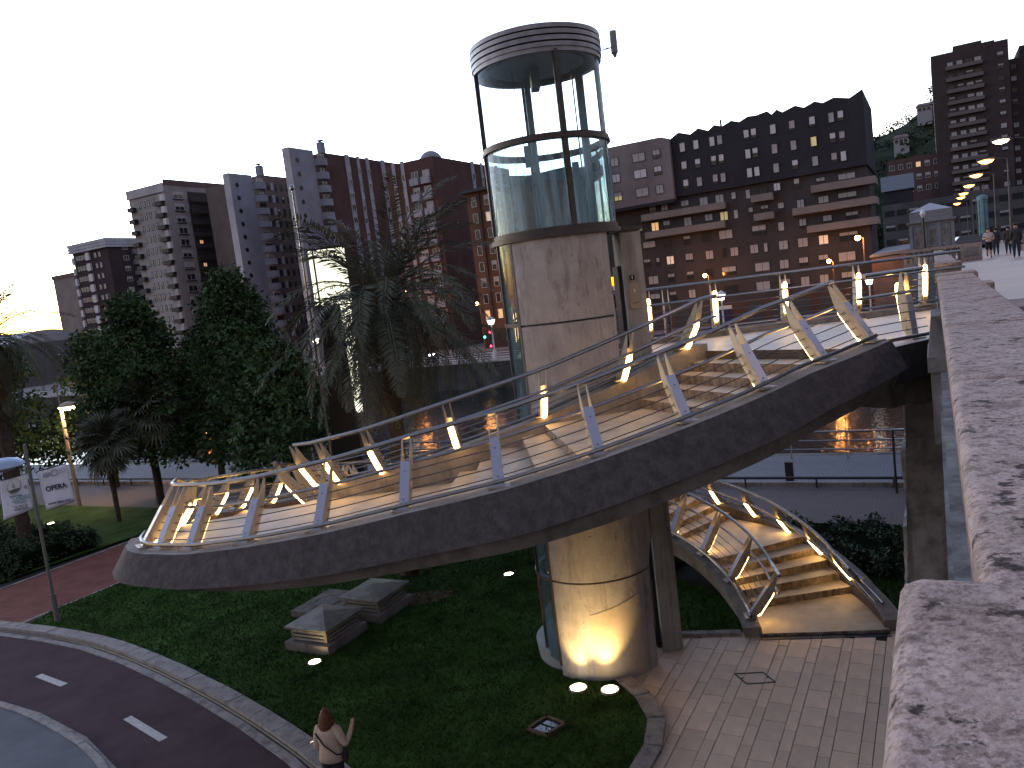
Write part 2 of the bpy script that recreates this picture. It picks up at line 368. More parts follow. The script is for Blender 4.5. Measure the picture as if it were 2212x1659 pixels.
for x in (3.24,4.74,6.32,7.98,9.48): put_post(deck_r,onl(x),inw,6.12,S=PS_DECK)
put_post(deck_r,onl(2.55),inw,6.12,False,S=PS_DECK); put_post(deck_r,onl(3.66),inw,6.12,False,S=PS_DECK)
near_r=thing('deck_railing',W(-.5,14,6),'short steel railing with one broad post on the near side of the deck','railing','railings of the stair and deck')
a=lipO+V(-.15,.15,0); b=W(-.05,14.42); nn=(b-a)/np.linalg.norm(b-a); inw=V(-nn[1],nn[0],0)
put_rails(near_r,[(a+(b-a)*k,inw,6.0) for k in np.linspace(0,1.0,3)],PS_DECK)
put_post(near_r,W(-.32,14.38),inw,6.0,S=PS_DECK)
# ================================================================ LIFT TOWER
TX,TY,TR=1.2,15.65,1.19
GLASS=glassmat('lift_glass',(.25,.42,.48),.02,.96,(.93,.985,.99))
GLASS_S=glassmat('lift_glass_streaked',(.45,.62,.68),.05,.52,(.72,.88,.92))
def streak_glass(m):
    n=m.node_tree; mix=[x for x in n.nodes if x.type=='MIX_SHADER' and not x.inputs[0].links][0]
    tc=n.nodes.new('ShaderNodeTexCoord'); mp=n.nodes.new('ShaderNodeMapping'); mp.inputs['Scale'].default_value=(1,1,.08)
    nz=n.nodes.new('ShaderNodeTexNoise'); nz.inputs['Scale'].default_value=7; nz.inputs['Detail'].default_value=7
    r=n.nodes.new('ShaderNodeMapRange'); r.inputs[1].default_value=.4; r.inputs[2].default_value=.7; r.inputs[3].default_value=.12; r.inputs[4].default_value=.62
    n.links.new(tc.outputs['Object'],mp.inputs[0]); n.links.new(mp.outputs[0],nz.inputs[0]); n.links.new(nz.outputs[0],r.inputs[0]); n.links.new(r.outputs[0],mix.inputs[0])
streak_glass(GLASS_S)
GLASS_L=glassmat('lift_glass_lower',(.14,.21,.23),.04,.72,(.55,.68,.72))
BRONZE=mat('bronze_frame',(.07,.058,.055),.5,metal=.4,var=.15,vscale=8)
RIMM=mat('roof_rim_metal',(.23,.22,.235),.45,metal=.5,var=.2,vscale=4)
INNER=mat('lift_inner_steel',(.20,.25,.29),.5,metal=.3)
lift=thing('lift_tower',(TX,TY,0),'round panoramic lift tower of board marked concrete with a glass drum on top','lift tower')
def ang(deg): a=R_(deg); return V(math.sin(a),-math.cos(a),0)     # 0 = towards the camera side, + to the right
def shell(z0,z1,a0,a1,ro=TR,ri=TR-.2,n=40,name='concrete_shell',m=CONC_T,curve=None):
    mb=MB(); secs=[]
    for k in range(n+1):
        a=a0+(a1-a0)*k/n; d=ang(a); zb=z0 if curve is None else curve(a)
        c=V(TX,TY,0); secs.append([c+d*ro+V(0,0,zb),c+d*ro+V(0,0,z1),c+d*ri+V(0,0,z1),c+d*ri+V(0,0,zb)])
    mb.sweep(secs); return mb.build(name,[m],lift,smooth=True,fix=True)
shell(0,1.955,-50,55)
def dcut(a): 
    k=np.clip((a-55)/14,0,1); return 1.99+.42*(3*k*k-2*k*k*k)
shell(2.0,5.9,-50,97,curve=dcut,n=60)
shell(5.9,6.88,-50,46); shell(6.92,8.44,-50,46)
mb=MB(); 
for z in (1.965,6.89): 
    secs=[]
    for k in range(31):
        d=ang(-50+ (105 if z<3 else 96)*k/30); c=V(TX,TY,z); secs.append([c+d*(TR-.03),c+d*(TR-.03)+V(0,0,.04),c+d*(TR-.15)+V(0,0,.04),c+d*(TR-.15)])
    mb.sweep(secs)
mb.build('joint',[DARKM],lift,fix=True)
PATCH=mat('pale_render_patch',(.36,.30,.24),.85,var=.08,vscale=6)
mb=MB(); secs=[]
for k in range(15):
    a=-14+50*k/14; d=ang(a); c=V(TX,TY,0); top=1.35+.25*k/14+.02*math.sin(k*3.1)
    secs.append([c+d*(TR+.004)+V(0,0,.06),c+d*(TR+.004)+V(0,0,top),c+d*(TR-.02)+V(0,0,top),c+d*(TR-.02)+V(0,0,.06)])
mb.sweep(secs); mb.build('repair_patch',[PATCH],lift,smooth=True,fix=True)
# portal wall on the door side
mb=MB(); mb.box(V(2.585,15.95,4.22),(.40,1.0,8.44)); mb.build('portal_wall',[add_stain(mat('portal_concrete',(.32,.295,.27),.85,var=.12,vscale=3,bump=.2),3,.55,.5,.66,(1,1,.08))],lift,bevel=.02)
mb=MB(); mb.box(V(2.36,16.0,3.9),(.1,.7,7.8)); mb.build('portal_recess',[DARKM],lift)
mb=MB(); mb.box(V(2.6,15.95,8.48),(.44,1.1,.07)); mb.build('portal_cap',[BRONZE],lift)
# call panel and level sign on the portal's camera side
panm=mat('brushed_panel',(.34,.28,.22),.4,metal=.6)
mb=MB(); mb.box(V(2.56,15.44,7.2),(.20,.03,.48)); pan=mb.build('call_panel',[panm],lift)
mb=MB(); mb.box(V(2.56,15.424,7.3),(.03,.012,.05)); mb.build('call_button',[mat('button',(.6,.6,.58),.4)],pan)
mb=MB(); mb.box(V(2.56,15.424,7.06),(.12,.01,.012)); mb.build('panel_slot',[DARKM],pan)
mb=MB(); mb.box(V(2.54,15.44,7.55),(.095,.02,.10)); sg=mb.build('level_sign',[mat('sign_black',(.015,.015,.015),.5)],lift)
def text_mesh(txt,size,font=None,extrude=0.0,align='CENTER',bold=0):
    cu=bpy.data.curves.new('lettering','FONT'); cu.body=txt; cu.size=size; cu.extrude=extrude; cu.align_x=align; cu.align_y='CENTER'; cu.resolution_u=3; cu.offset=bold
    ob=bpy.data.objects.new('lettering',cu); COL.objects.link(ob)
    dg=bpy.context.evaluated_depsgraph_get(); me=bpy.data.meshes.new_from_object(ob.evaluated_get(dg)); bpy.data.objects.remove(ob); bpy.data.curves.remove(cu)
    return me
WHITEP=mat('white_paint',(.8,.8,.8),.5)
def put_text(txt,size,loc,rotm,m,parent,name='lettering',bold=0):
    me=text_mesh(txt,size,bold=bold); me.name=name; me.materials.clear(); me.materials.append(m)
    o=bpy.data.objects.new(name,me); COL.objects.link(o); o.parent=parent
    L=np.asarray(loc,float)-ORIG[parent.name]; mw=Matrix.Identity(4)
    for k,ax in enumerate(rotm):
        for r in range(3): mw[r][k]=ax[r]
    for r in range(3): mw[r][3]=L[r]
    o.matrix_local=mw; ORIG[o.name]=np.asarray(loc,float); return o
put_text('1',.09,V(2.54,15.428,7.55),(V(1,0,0),V(0,0,1),V(0,-1,0)),WHITEP,sg,bold=.002)
# glass drum
def panes(z0,z1,a0,a1,m,name='glass_pane',ro=TR-.02,n=22):
    mb=MB(); c=V(TX,TY,0)
    vs=[c+ang(a0+(a1-a0)*k/n)*ro+V(0,0,z) for z in(z0,z1) for k in range(n+1)]
    mb.add(vs,[(k,k+1,n+2+k,n+1+k) for k in range(n)]); return mb.build(name,[m],lift,smooth=True)
MULL=[13,100,190,278]
for i,a in enumerate(MULL):
    b=MULL[(i+1)%4]; b=b if b>a else b+360
    panes(10.26,11.66,a,b,GLASS); panes(8.62,10.14,a,b,GLASS_S)
for z0,z1,a0,a1 in ((6.95,8.44,-78,-50),(4.5,6.9,-78,-50),(2.0,4.45,-78,-50),(.3,1.95,-78,-50),(6.95,8.44,-130,-78),(4.5,6.9,-130,-78),(2.0,4.45,-130,-78),(.3,1.95,-130,-78)):
    panes(z0,z1,a0,a1,GLASS_L)
def ring(z0,z1,r0,r1,m,name,n=64):
    mb=MB(); mb.lathe(V(TX,TY,0),[(r0,z0),(r1,z0),(r1,z1),(r0,z1),(r0,z0)],n); return mb.build(name,[m],lift,smooth=True,fix=True)
ring(8.44,8.53,TR-.16,TR+.06,BRONZE,'ring_beam'); ring(8.53,8.62,TR-.14,TR+.01,BRONZE,'ring_beam')
ring(10.14,10.19,TR-.12,TR+.035,BRONZE,'ring_beam'); ring(10.19,10.25,TR-.12,TR+.015,BRONZE,'ring_beam')
ring(11.62,11.70,TR-.1,TR+.02,RIMM,'ring_beam')
for k in range(4): ring(11.70+.105*k,11.70+.105*k+.075,TR-.3,TR+.05-.006*abs(k-1.5),RIMM,'roof_louvre')
ring(11.69,12.1,TR-.32,TR-.02,DARKM,'louvre_backing')
mb=MB(); mb.lathe(V(TX,TY,0),[(TR+.03,12.09),(TR-.1,12.14),(.01,12.22)],48); mb.lathe(V(TX,TY,0),[(.01,11.68),(TR-.3,11.68)],48,mat=1); mb.build('roof',[RIMM,INNER],lift,smooth=True)
for a in MULL:
    d=ang(a); t=V(-d[1],d[0],0); 
    mb=MB()
    mb.box(V(TX,TY,9.38)+d*(TR-.0),(.075,.05,1.52),(t,d,UP)); mb.box(V(TX,TY,10.95)+d*(TR-.0),(.075,.05,1.42),(t,d,UP))
    for e in (-.05,.05): mb.box(V(TX,TY,10.15)+d*(TR-.03)+t*e,(.016,.05,3.0),(t,d,UP))
    mb.build('mullion',[BRONZE],lift)
for a in (-50.6,-78,-130):
    d=ang(a); t=V(-d[1],d[0],0); mb=MB(); mb.box(V(TX,TY,4.35)+d*(TR-.02),(.06,.06,8.2),(t,d,UP)); mb.build('mullion',[BRONZE],lift)
for z in (1.97,4.47,6.92):
    mb=MB(); secs=[]
    for k in range(13):
        d=ang(-130+79*k/12); c=V(TX,TY,z); secs.append([c+d*(TR-.08)-V(0,0,.035),c+d*(TR+.01)-V(0,0,.035),c+d*(TR+.01)+V(0,0,.035),c+d*(TR-.08)+V(0,0,.035)])
    mb.sweep(secs); mb.build('ring_beam',[BRONZE],lift,smooth=True,fix=True)
# inside: guide rails, back wall band, hoist rope and machinery
for x,y,wd,z1 in ((1.02,16.35,.12,11.66),(2.02,16.05,.15,11.66),(1.75,15.9,.13,9.9)):
    mb=MB(); mb.box(V(x,y,(8+z1)/2),(wd,.08,z1-8)); mb.box(V(x-wd*.9,y-.03,(8+z1)/2),(.025,.03,z1-8)); mb.build('guide_rail',[INNER],lift)
mb=MB(); secs=[]
for k in range(25):
    d=ang(100+170*k/24); c=V(TX,TY,9.7); secs.append([c+d*(TR-.2),c+d*(TR-.15),c+d*(TR-.15)+V(0,0,.16),c+d*(TR-.2)+V(0,0,.16)])
mb.sweep(secs); mb.build('inner_band',[INNER],lift,smooth=True,fix=True)
mb=MB(); mb.tube([V(.72,15.6,11.66),V(.80,15.85,10.2)],.008,5); mb.build('hoist_rope',[DARKM],lift)
mb=MB(); mb.box(V(.85,15.95,10.12),(.12,.12,.4)); mb.box(V(1.15,15.8,11.5),(.16,.5,.34)); mb.build('machinery',[INNER],lift)
mb=MB(); mb.lathe(V(TX,TY,0),[(.01,8.5),(TR-.15,8.5)],32); mb.build('drum_floor',[CONC_D],lift)
# surveillance box on the rim
mb=MB(); p=V(TX+TR+.05,TY-.1,11.82); mb.tube([p,p+V(.2,0,.03)],.012,5); mb.box(p+V(.24,0,.12),(.11,.12,.40),mat=0); mb.lathe(p+V(.24,0,-.1),[(.04,0),(.03,-.05),(.01,-.05)],10)
mb.tube([p+V(.1,0,.02)+V(.05*math.cos(a),0,.06+.05*math.sin(a)) for a in np.linspace(0,6.28,13)],.006,4)
ca=mb.build('roof_antenna',[mat('antenna_grey',(.25,.23,.24),.6)],origin=p); tag(ca,'small grey antenna box bracketed to the rim of the lift roof','antenna')
# round plinth at the foot of the glass
mb=MB(); mb.lathe(V(TX-.22,TY+.30,0),[(TR-.10,.0),(TR-.06,.40),(TR-.16,.46),(.01,.46)],40); mb.build('plinth',[mat('plinth_pale',(.24,.25,.27),.6,var=.1)],lift,smooth=True)
# ================================================================ GROUND, PATHS, RIVER
def sheet(name,poly,z,m,kind='structure',th=0):
    mb=MB()
    if th: mb.prism(poly,z-th,z)
    else: mb.add([V(p[0],p[1],z) for p in poly],[tuple(range(len(poly)))])
    o=mb.build(name,[m],fix=True); 
    if not th:
        me=o.data; bm=bmesh.new(); bm.from_mesh(me); bmesh.ops.triangulate(bm,faces=bm.faces)
        for f in bm.faces:
            if f.normal.z<0: f.normal_flip()
        bm.to_mesh(me); bm.free()
    o['kind']=kind; return o
EARTH=mat('earth',(.035,.034,.028),.95,var=.3,vscale=.6)
GRASSM=mat('lawn_green',(.034,.062,.016),.95,var=.45,vscale=.9,bump=.6,bscale=60,spec=.05)
ASPH=mat('red_asphalt',(.070,.047,.052),.95,var=.16,vscale=1.2,bump=.3,bscale=180,spec=.05)
REDP=mat('red_path',(.16,.068,.055),.9,var=.2,vscale=1.5,bump=.3,bscale=120,spec=.05)
GREYP=mat('grey_asphalt',(.10,.10,.115),.85,var=.2,vscale=.8,bump=.2,bscale=90)
KERB=add_stain(mat('kerb_stone',(.24,.21,.20),.85,var=.2,vscale=3,bump=.3,bscale=50),3,.6)
PAINT=mat('road_paint',(.42,.39,.37),.8,var=.2,vscale=14)
TILE=add_stain(mat('plaza_tile',(.60,.46,.36),.7,var=.12,vscale=1.3,bump=.2,bscale=90),1.1,.8,.45,.7,(1,1,1))  # tile tone raised and warmed in place of lamp light on the plaza
def brickmat(name,c1,c2,mort,scale,bw,bh,axes='xy',rough=.85,bump=.3,rot=0):
    m=mat(name,c1,rough); n=m.node_tree; b=n.nodes['Principled BSDF']
    tc=n.nodes.new('ShaderNodeTexCoord'); mp=n.nodes.new('ShaderNodeMapping'); mp.inputs['Rotation'].default_value=(0,0,rot)
    br=n.nodes.new('ShaderNodeTexBrick'); br.inputs['Color1'].default_value=(*c1,1); br.inputs['Color2'].default_value=(*c2,1); br.inputs['Mortar'].default_value=(*mort,1)
    br.inputs['Scale'].default_value=scale; br.inputs['Brick Width'].default_value=bw; br.inputs['Row Height'].default_value=bh; br.inputs['Mortar Size'].default_value=.012
    n.links.new(tc.outputs['Object'],mp.inputs[0]); n.links.new(mp.outputs[0],br.inputs[0]); n.links.new(br.outputs[0],b.inputs['Base Color'])
    bp=n.nodes.new('ShaderNodeBump'); bp.inputs['Strength'].default_value=bump; bp.inputs['Distance'].default_value=.01; bp.invert=True
    n.links.new(br.outputs[1],bp.inputs['Height']); n.links.new(bp.outputs[0],b.inputs['Normal']); return m
PROM=brickmat('grey_setts',(.15,.15,.17),(.18,.18,.20),(.09,.09,.10),1,.24,.12,rot=R_(28.4))
BROWN=brickmat('brown_setts',(.105,.080,.082),(.12,.09,.09),(.065,.055,.055),1,.24,.12,rot=R_(28.4))
sheet('ground',[W(-400,-120)[:2],W(300,-120)[:2],W(300,31.6)[:2],W(-400,31.6)[:2]],-.05,EARTH)
mb=MB(); mb.stbox(-400,300,31.6,32.2,-6,-.012); q=mb.build('river_wall',[add_stain(mat('quay_stone',(.12,.11,.10),.9,var=.3,vscale=.7,bump=.5,bscale=6),.8,.5)]); q['kind']='structure'
bandA=-23.4
sheet('promenade',[W(-140,27)[:2],W(-.8,27)[:2],W(-.8,31.7)[:2],W(-140,31.7)[:2]],.0,PROM)
sheet('promenade',[W(-140,23.2)[:2],W(-.8,23.2)[:2],W(-.8,27)[:2],W(-140,27)[:2]],-.004,BROWN)
# cycle road: outer kerb line (lawn side) and inner kerb line
OUTK=[V(*p,0) for p in ((-26,24.8),(-20,23.6),(-17,22.6),(-15.1,21.7),(-13.2,20.75),(-11.5,19.75),(-9.7,18.35),(-7.9,16.75),(-6.4,15.3),(-5.1,13.95),(-4.1,12.8),(-3.2,11.6),(-2.4,10.3),(-1.7,8.6),(-1.2,6.5))]
INK=[V(*p,0) for p in ((-26,20.4),(-18,19.2),(-14.6,18.1),(-12.2,17.0),(-11.0,16.25),(-9.7,15.25),(-8.7,14.4),(-8.0,13.6),(-7.2,12.5),(-6.4,11.1),(-5.8,9.4),(-5.3,7),(-5.1,6))]
def smooth(pts,it=2):
    for _ in range(it):
        q=[pts[0]]
        for a,b in zip(pts[:-1],pts[1:]): q+=[.75*a+.25*b,.25*a+.75*b]
        pts=q+[pts[-1]]
    return pts
def resample(pts,d):
    P=np.array(pts); L=np.r_[0,np.cumsum(np.linalg.norm(np.diff(P,axis=0),axis=1))]; n=int(L[-1]//d)
    return [V(*[np.interp(k*L[-1]/n,L,P[:,i]) for i in range(3)]) for k in range(n+1)]
OK_=smooth(OUTK); IK_=smooth(INK)
road=sheet('cycle_road',[p[:2] for p in OK_]+[p[:2] for p in IK_[::-1]],-.03,ASPH)
walk=sheet('pavement',[p[:2] for p in IK_]+[(-5.1,2),(-40,2),(-40,20.4)],.05,GREYP)
def kerbline(pts,w,z0,z1,parent,d=.95,side=1,name='kerb_stone',off=0,m=KERB,gap=.012):
    R=resample(pts,d)
    for a,b in zip(R[:-1],R[1:]):
        e=b-a; L=np.linalg.norm(e); e/=L; n=V(-e[1],e[0],0)*side
        c=(a+b)/2+n*(off+w/2)+V(0,0,(z0+z1)/2); j=random.uniform(-.006,.006)
        mb=MB(); mb.box(c+V(0,0,j),(L-gap,w,z1-z0),(e,n,UP)); mb.build(name,[m],parent,bevel=0)
kerbline(OK_,.36,-.15,.10,road,side=1); kerbline(OK_,.17,-.15,-.005,road,side=-1,off=.07,name='gutter_stone',d=1.9)
kerbline(IK_,.14,-.15,.075,road,side=-1,name='kerb_stone',off=.02); kerbline(IK_,.10,-.15,-.01,road,side=1,off=.02,name='gutter_stone',d=1.9)
mb=MB(); mb.tube([p+V(-.0,0,-.02) for p in OK_],.045,6); o=mb.build('gutter_line',[DARKM],road)
for a,b in (((-12.02,18.27),(-11.0,17.53)),((-8.62,15.55),(-7.42,14.47)),((-5.9,12.7),(-5.15,11.4)),((-15.8,20.3),(-14.8,19.8))):
    a=V(*a,0); b=V(*b,0); e=(b-a)/np.linalg.norm(b-a); n=V(-e[1],e[0],0); mb=MB()
    mb.box((a+b)/2+V(0,0,-.027),(np.linalg.norm(b-a),.16,.006),(e,n,UP)); mb.build('lane_dash',[PAINT],road)
# red path crossing towards the river
sheet('red_path',[W(-27.8,11.0)[:2],W(-23.5,11.9)[:2],W(-22.9,23.2)[:2],W(-27.4,23.2)[:2]],.004,REDP)
for s_ in (-27.85,-23.35):
    mb=MB(); mb.stbox(s_-.05+.2*(s_<-25),s_+.05+.2*(s_<-25),12.2,23.2,-.1,.03); o=mb.build('path_edging',[KERB]); o['kind']='structure'
# lawns
lawn_edge=[p+V(*( -1*V(0,0,0))) for p in OK_]
def offset(pts,w):
    r=[]
    for k,p in enumerate(pts):
        e=pts[min(k+1,len(pts)-1)]-pts[max(k-1,0)]; e/=np.linalg.norm(e); r.append(p+V(-e[1],e[0],0)*w)
    return r
LE=offset(OK_,.36)
PK=[V(*p,0) for p in ((-1.0,6.4),(-.2,8.6),(.55,10.6),(1.0,11.5),(1.38,12.1),(1.6,12.8),(1.62,13.4),(1.42,14.0),(1.25,14.45))]
PK=smooth(PK)
left=[p for p in LE if W(0,0)@p==0 and (p@NS)>-23.3]
lawn_poly=[p[:2] for p in left]+[p[:2] for p in PK]+[(1.4,15.2),(2.7,16.05),(4.2,15.92)]+[pB(a,4.35)[:2] for a in (-5,10,25,45)]+[pB(a,7.0)[:2] for a in (45,25,10,-8)]+[(7.3,15.35),W(-.75,17.5)[:2],W(-.9,23.2)[:2],W(-22.9,23.2)[:2],W(-23.3,13.2)[:2]]
lawn=sheet('lawn',lawn_poly,.045,GRASSM)
ll=[p for p in LE if (p@NS)<-27.9]
lawn2=sheet('lawn',[W(-60,10)[:2]]+[p[:2] for p in ll]+[W(-27.7,23.2)[:2],W(-60,23.2)[:2]],.04,GRASSM)
# grass blades
def inside(px,py,poly):
    c=np.zeros(len(px),bool); n=len(poly)
    for k in range(n):
        x1,y1=poly[k]; x2,y2=poly[(k+1)%n]
        m=((y1>py)!=(y2>py)); 
        with np.errstate(divide='ignore',invalid='ignore'): xi=(x2-x1)*(py-y1)/(y2-y1)+x1
        c^=m&(px<xi)
    return c
def blades(name,poly,n,z,h,label=None):
    P=np.array([tuple(p) for p in poly]); lo=P.min(0); hi=P.max(0)
    x=RNG.uniform(lo[0],hi[0],n*4); y=RNG.uniform(lo[1],hi[1],n*4); k=inside(x,y,[tuple(p) for p in poly])
    x=x[k][:n]; y=y[k][:n]; n=len(x); a=RNG.uniform(0,6.28,n); hh=RNG.uniform(.5,1.2,n)*h; wd=.012+.012*RNG.random(n); lx,ly=RNG.normal(0,.03,n),RNG.normal(0,.03,n)
    v=np.zeros((n,3,3)); v[:,0]=np.c_[x-wd*np.cos(a),y-wd*np.sin(a),np.full(n,z)]; v[:,1]=np.c_[x+wd*np.cos(a),y+wd*np.sin(a),np.full(n,z)]; v[:,2]=np.c_[x+lx,y+ly,z+hh]
    me=bpy.data.meshes.new(name); me.vertices.add(3*n); me.vertices.foreach_set('co',v.ravel()); me.loops.add(3*n); me.loops.foreach_set('vertex_index',np.arange(3*n,dtype=np.int32))
    me.polygons.add(n); me.polygons.foreach_set('loop_start',np.arange(0,3*n,3,dtype=np.int32)); me.polygons.foreach_set('loop_total',np.full(n,3,np.int32)); me.update(); me.validate()
    me.materials.append(BLADE); o=bpy.data.objects.new(name,me); COL.objects.link(o); o['kind']='stuff'; tag(o,'short mown grass of the lawn below the stair','grass'); return o
BLADE=mat('grass_blade',(.030,.068,.013),.8,var=.5,vscale=1.5,spec=.05)
blades('grass',lawn_poly,110000,.04,.06)
# kerb of the plaza
plaza=sheet('plaza',[p[:2] for p in PK]+[(2.7,16.05),(4.1,15.9),W(-.6,16.9)[:2],W(-.6,-6)[:2],W(-9,-6)[:2]],-.035,mat('joint_sand',(.06,.05,.045),.95))
kerbline(PK,.30,-.1,.085,plaza,side=-1,d=.75)
kerbline([V(2.75,16.02,0),V(4.05,15.74,0)],.16,-.1,.07,plaza,side=1,d=.65)
# paving slabs: alternating wide and narrow rows running along the bridge
cols=[]; s_=-1.22
while s_>-8.5:
    cols.append((s_-.19,s_,.60,0.31)); s_-=.19; cols.append((s_-.388,s_,.585,.0)); s_-=.388
cols.insert(0,(-1.219,-.8,.585,.2))
pp=[tuple(p[:2]) for p in PK]+[(1.8,15.3),(2.2,16.2),(4.1,15.9),tuple(W(-.6,16.5)[:2]),tuple(W(-.6,5)[:2]),tuple(W(-9,5)[:2])]
tm={}
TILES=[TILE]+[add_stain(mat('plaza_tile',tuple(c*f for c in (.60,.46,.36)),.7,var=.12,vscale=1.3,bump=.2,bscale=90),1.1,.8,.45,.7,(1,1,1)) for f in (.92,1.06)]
ntile=0
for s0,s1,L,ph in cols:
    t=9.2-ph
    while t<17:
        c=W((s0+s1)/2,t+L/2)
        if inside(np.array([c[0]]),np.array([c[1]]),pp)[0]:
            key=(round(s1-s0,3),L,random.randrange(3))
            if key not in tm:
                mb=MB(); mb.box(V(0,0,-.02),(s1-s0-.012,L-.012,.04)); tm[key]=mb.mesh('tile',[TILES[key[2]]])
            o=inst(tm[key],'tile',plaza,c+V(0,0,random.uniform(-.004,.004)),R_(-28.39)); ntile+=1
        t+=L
# manhole in the plaza
mh=thing('manhole_cover',(3.75,13.95,0),'thin dark rectangular frame of an inspection cover set in the plaza paving','manhole')
mb=MB()
cs=[V(3.50,14.20,0),V(3.48,13.80,0),V(4.03,13.72,0),V(4.02,14.08,0)]; cs=[V(3.46,14.2,0),V(3.56,13.78,0),V(4.06,13.72,0),V(3.97,14.12,0)]
for a,b in zip(cs,cs[1:]+cs[:1]):
    e=(b-a); L=np.linalg.norm(e); e/=L; mb.box((a+b)/2+V(0,0,.008),(L,.022,.016),(e,V(-e[1],e[0],0),UP))
mb.build('frame',[DARKM],mh)
for p in ((3.53,14.0),(3.99,13.92)): 
    mb=MB(); mb.box(V(*p,.01),(.05,.018,.014)); mb.build('lifting_slot',[DARKM],mh)
# river
WATER=mat('river_water',(.012,.014,.014),.06,spec=.5)
n=WATER.node_tree; b=n.nodes['Principled BSDF']; tc=n.nodes.new('ShaderNodeTexCoord'); mp=n.nodes.new('ShaderNodeMapping'); mp.inputs['Rotation'].default_value=(0,0,R_(28)); mp.inputs['Scale'].default_value=(1,1.0,1)
nz=n.nodes.new('ShaderNodeTexNoise'); nz.inputs['Scale'].default_value=2.2; nz.inputs['Detail'].default_value=3; nz.inputs['Distortion'].default_value=.6
bp=n.nodes.new('ShaderNodeBump'); bp.inputs['Strength'].default_value=.32; bp.inputs['Distance'].default_value=.11
n.links.new(tc.outputs['Object'],mp.inputs[0]); n.links.new(mp.outputs[0],nz.inputs[0]); n.links.new(nz.outputs[0],bp.inputs['Height']); n.links.new(bp.outputs[0],b.inputs['Normal'])
sheet('river',[W(-900,32)[:2],W(900,32)[:2],W(900,88.3)[:2],W(-900,88.3)[:2]],-3.9,WATER)
# far bank
FARQ=add_stain(mat('far_quay_stone',(.05,.05,.052),.9,var=.35,vscale=.5),.4,.5)
mb=MB(); mb.stbox(-900,600,88,89,-6,-.52); q=mb.build('quay_wall',[FARQ]); q['kind']='structure'
mb=MB(); mb.stbox(-900,600,87.9,88.6,-.52,-.28); q=mb.build('quay_coping',[mat('quay_coping_pale',(.34,.33,.34),.8,var=.15,vscale=1)]); q['kind']='structure'
sheet('far_bank',[W(-1500,88.5)[:2],W(900,88.5)[:2],W(900,1800)[:2],W(-1500,1800)[:2]],-.5,mat('far_pavement',(.16,.14,.135),.85,var=.2,vscale=.3))
sheet('far_road',[W(-900,96)[:2],W(-2,96)[:2],W(-2,106)[:2],W(-900,106)[:2]],-.49,mat('far_asphalt',(.07,.062,.062),.85,var=.2,vscale=.3))
# ================================================================ BRIDGE
PINK=mat('parapet_limestone',(.35,.27,.245),.9,var=.18,vscale=11,bump=.5,bscale=60,spec=.15)
def lichen(m,s1,lo,hi,dark,mx=(1,1,1)):
    add_stain(m,s1,dark,lo,hi,mx); return m
lichen(PINK,26,.53,.58,.6,(1.0,1.0,1)); lichen(PINK,11,.575,.61,.2,(1,1,1)); lichen(PINK,3.2,.50,.64,.72,(1,1,1)); lichen(PINK,70,.5,.6,.6,(1,1,1))
STONE=add_stain(mat('bridge_stone',(.17,.158,.155),.9,var=.3,vscale=3,bump=.7,bscale=12),1.4,.5)
DSTONE=add_stain(mat('pier_stone_rough',(.25,.245,.26),.95,var=.35,vscale=3,bump=1,bscale=6),2.2,.5)
DECKP=mat('bridge_pavement',(.30,.215,.18),.42,var=.10,vscale=.35,bump=.1,bscale=30,spec=.4)
def zdk(t): return 6.0+.0036*max(t,0)
mb=MB(); mb.add([W(.3,-8,6.0),W(13,-8,6.0),W(13,0,6),W(13,150,zdk(150)),W(.3,150,zdk(150)),W(.3,0,6)],[(0,1,2,5),(5,2,3,4)]); o=mb.build('bridge_pavement',[DECKP]); o['kind']='structure'
mb=MB(); mb.hexa([W(.2,-8,4.9),W(13.2,-8,4.9),W(13.2,150,5.4),W(.2,150,5.4),W(.2,-8,5.98),W(13.2,-8,5.98),W(13.2,150,6.5),W(.2,150,6.5)]); o=mb.build('bridge_girder',[STONE]); o['kind']='structure'
ab=thing('bridge_abutment',W(-.5,14,0),'dark rough stone wall of the bridge abutment beside the foot of the stair','wall')
mb=MB(); mb.hexa([W(-.85,16.4,-.1),W(6,16.4,-.1),W(6,30.5,-5),W(-.85,30.5,-5),W(-.62,16.4,4.6),W(6,16.4,4.6),W(6,30.5,4.6),W(-.62,30.5,4.6)]); mb.build('wall',[DSTONE],ab)
mb=MB(); mb.stbox(.3,6,-8,16.4,-.1,4.7); mb.build('wall',[DSTONE],ab)
mb=MB(); mb.stbox(-.5,.9,16.3,30.6,4.6,5.4); mb.stbox(.12,.9,-8,16.3,4.7,5.55); mb.build('plinth_course',[STONE],ab)
mb=MB(); mb.stbox(-.02,.9,-8,30.6,5.55,5.72); mb.stbox(.02,.9,-8,30.6,5.72,5.98); mb.build('cornice',[STONE],ab)
# rock faced blocks of the abutment, larger ones in view
random.seed(3)
for r,(z0,z1) in enumerate(((.0,.75),(.77,1.5),(1.52,2.25),(2.27,3.0),(3.02,3.75),(3.77,4.55))):
    t=16.4+(r%2)*.7
    while t<30:
        L=random.uniform(1.1,1.7); zc=(z0+z1)/2; so=-.85+.23*(zc/4.6)
        mb=MB(); f=[W(so+.1,t,z0),W(so+.1,t+L-.03,z0),W(so+.1,t+L-.03,z1),W(so+.1,t,z1)]; j=random.uniform(.05,.10)
        g=[W(so-j,t+.12,z0+.1),W(so-j+random.uniform(-.02,.02),t+L-.15,z0+.12),W(so-j,t+L-.14,z1-.12),W(so-j,t+.13,z1-.1)]
        mb.add(f+g,[(4,5,6,7),(0,1,5,4),(1,2,6,5),(2,3,7,6),(3,0,4,7)]); mb.build('stone',[DSTONE],ab,fix=True); t+=L
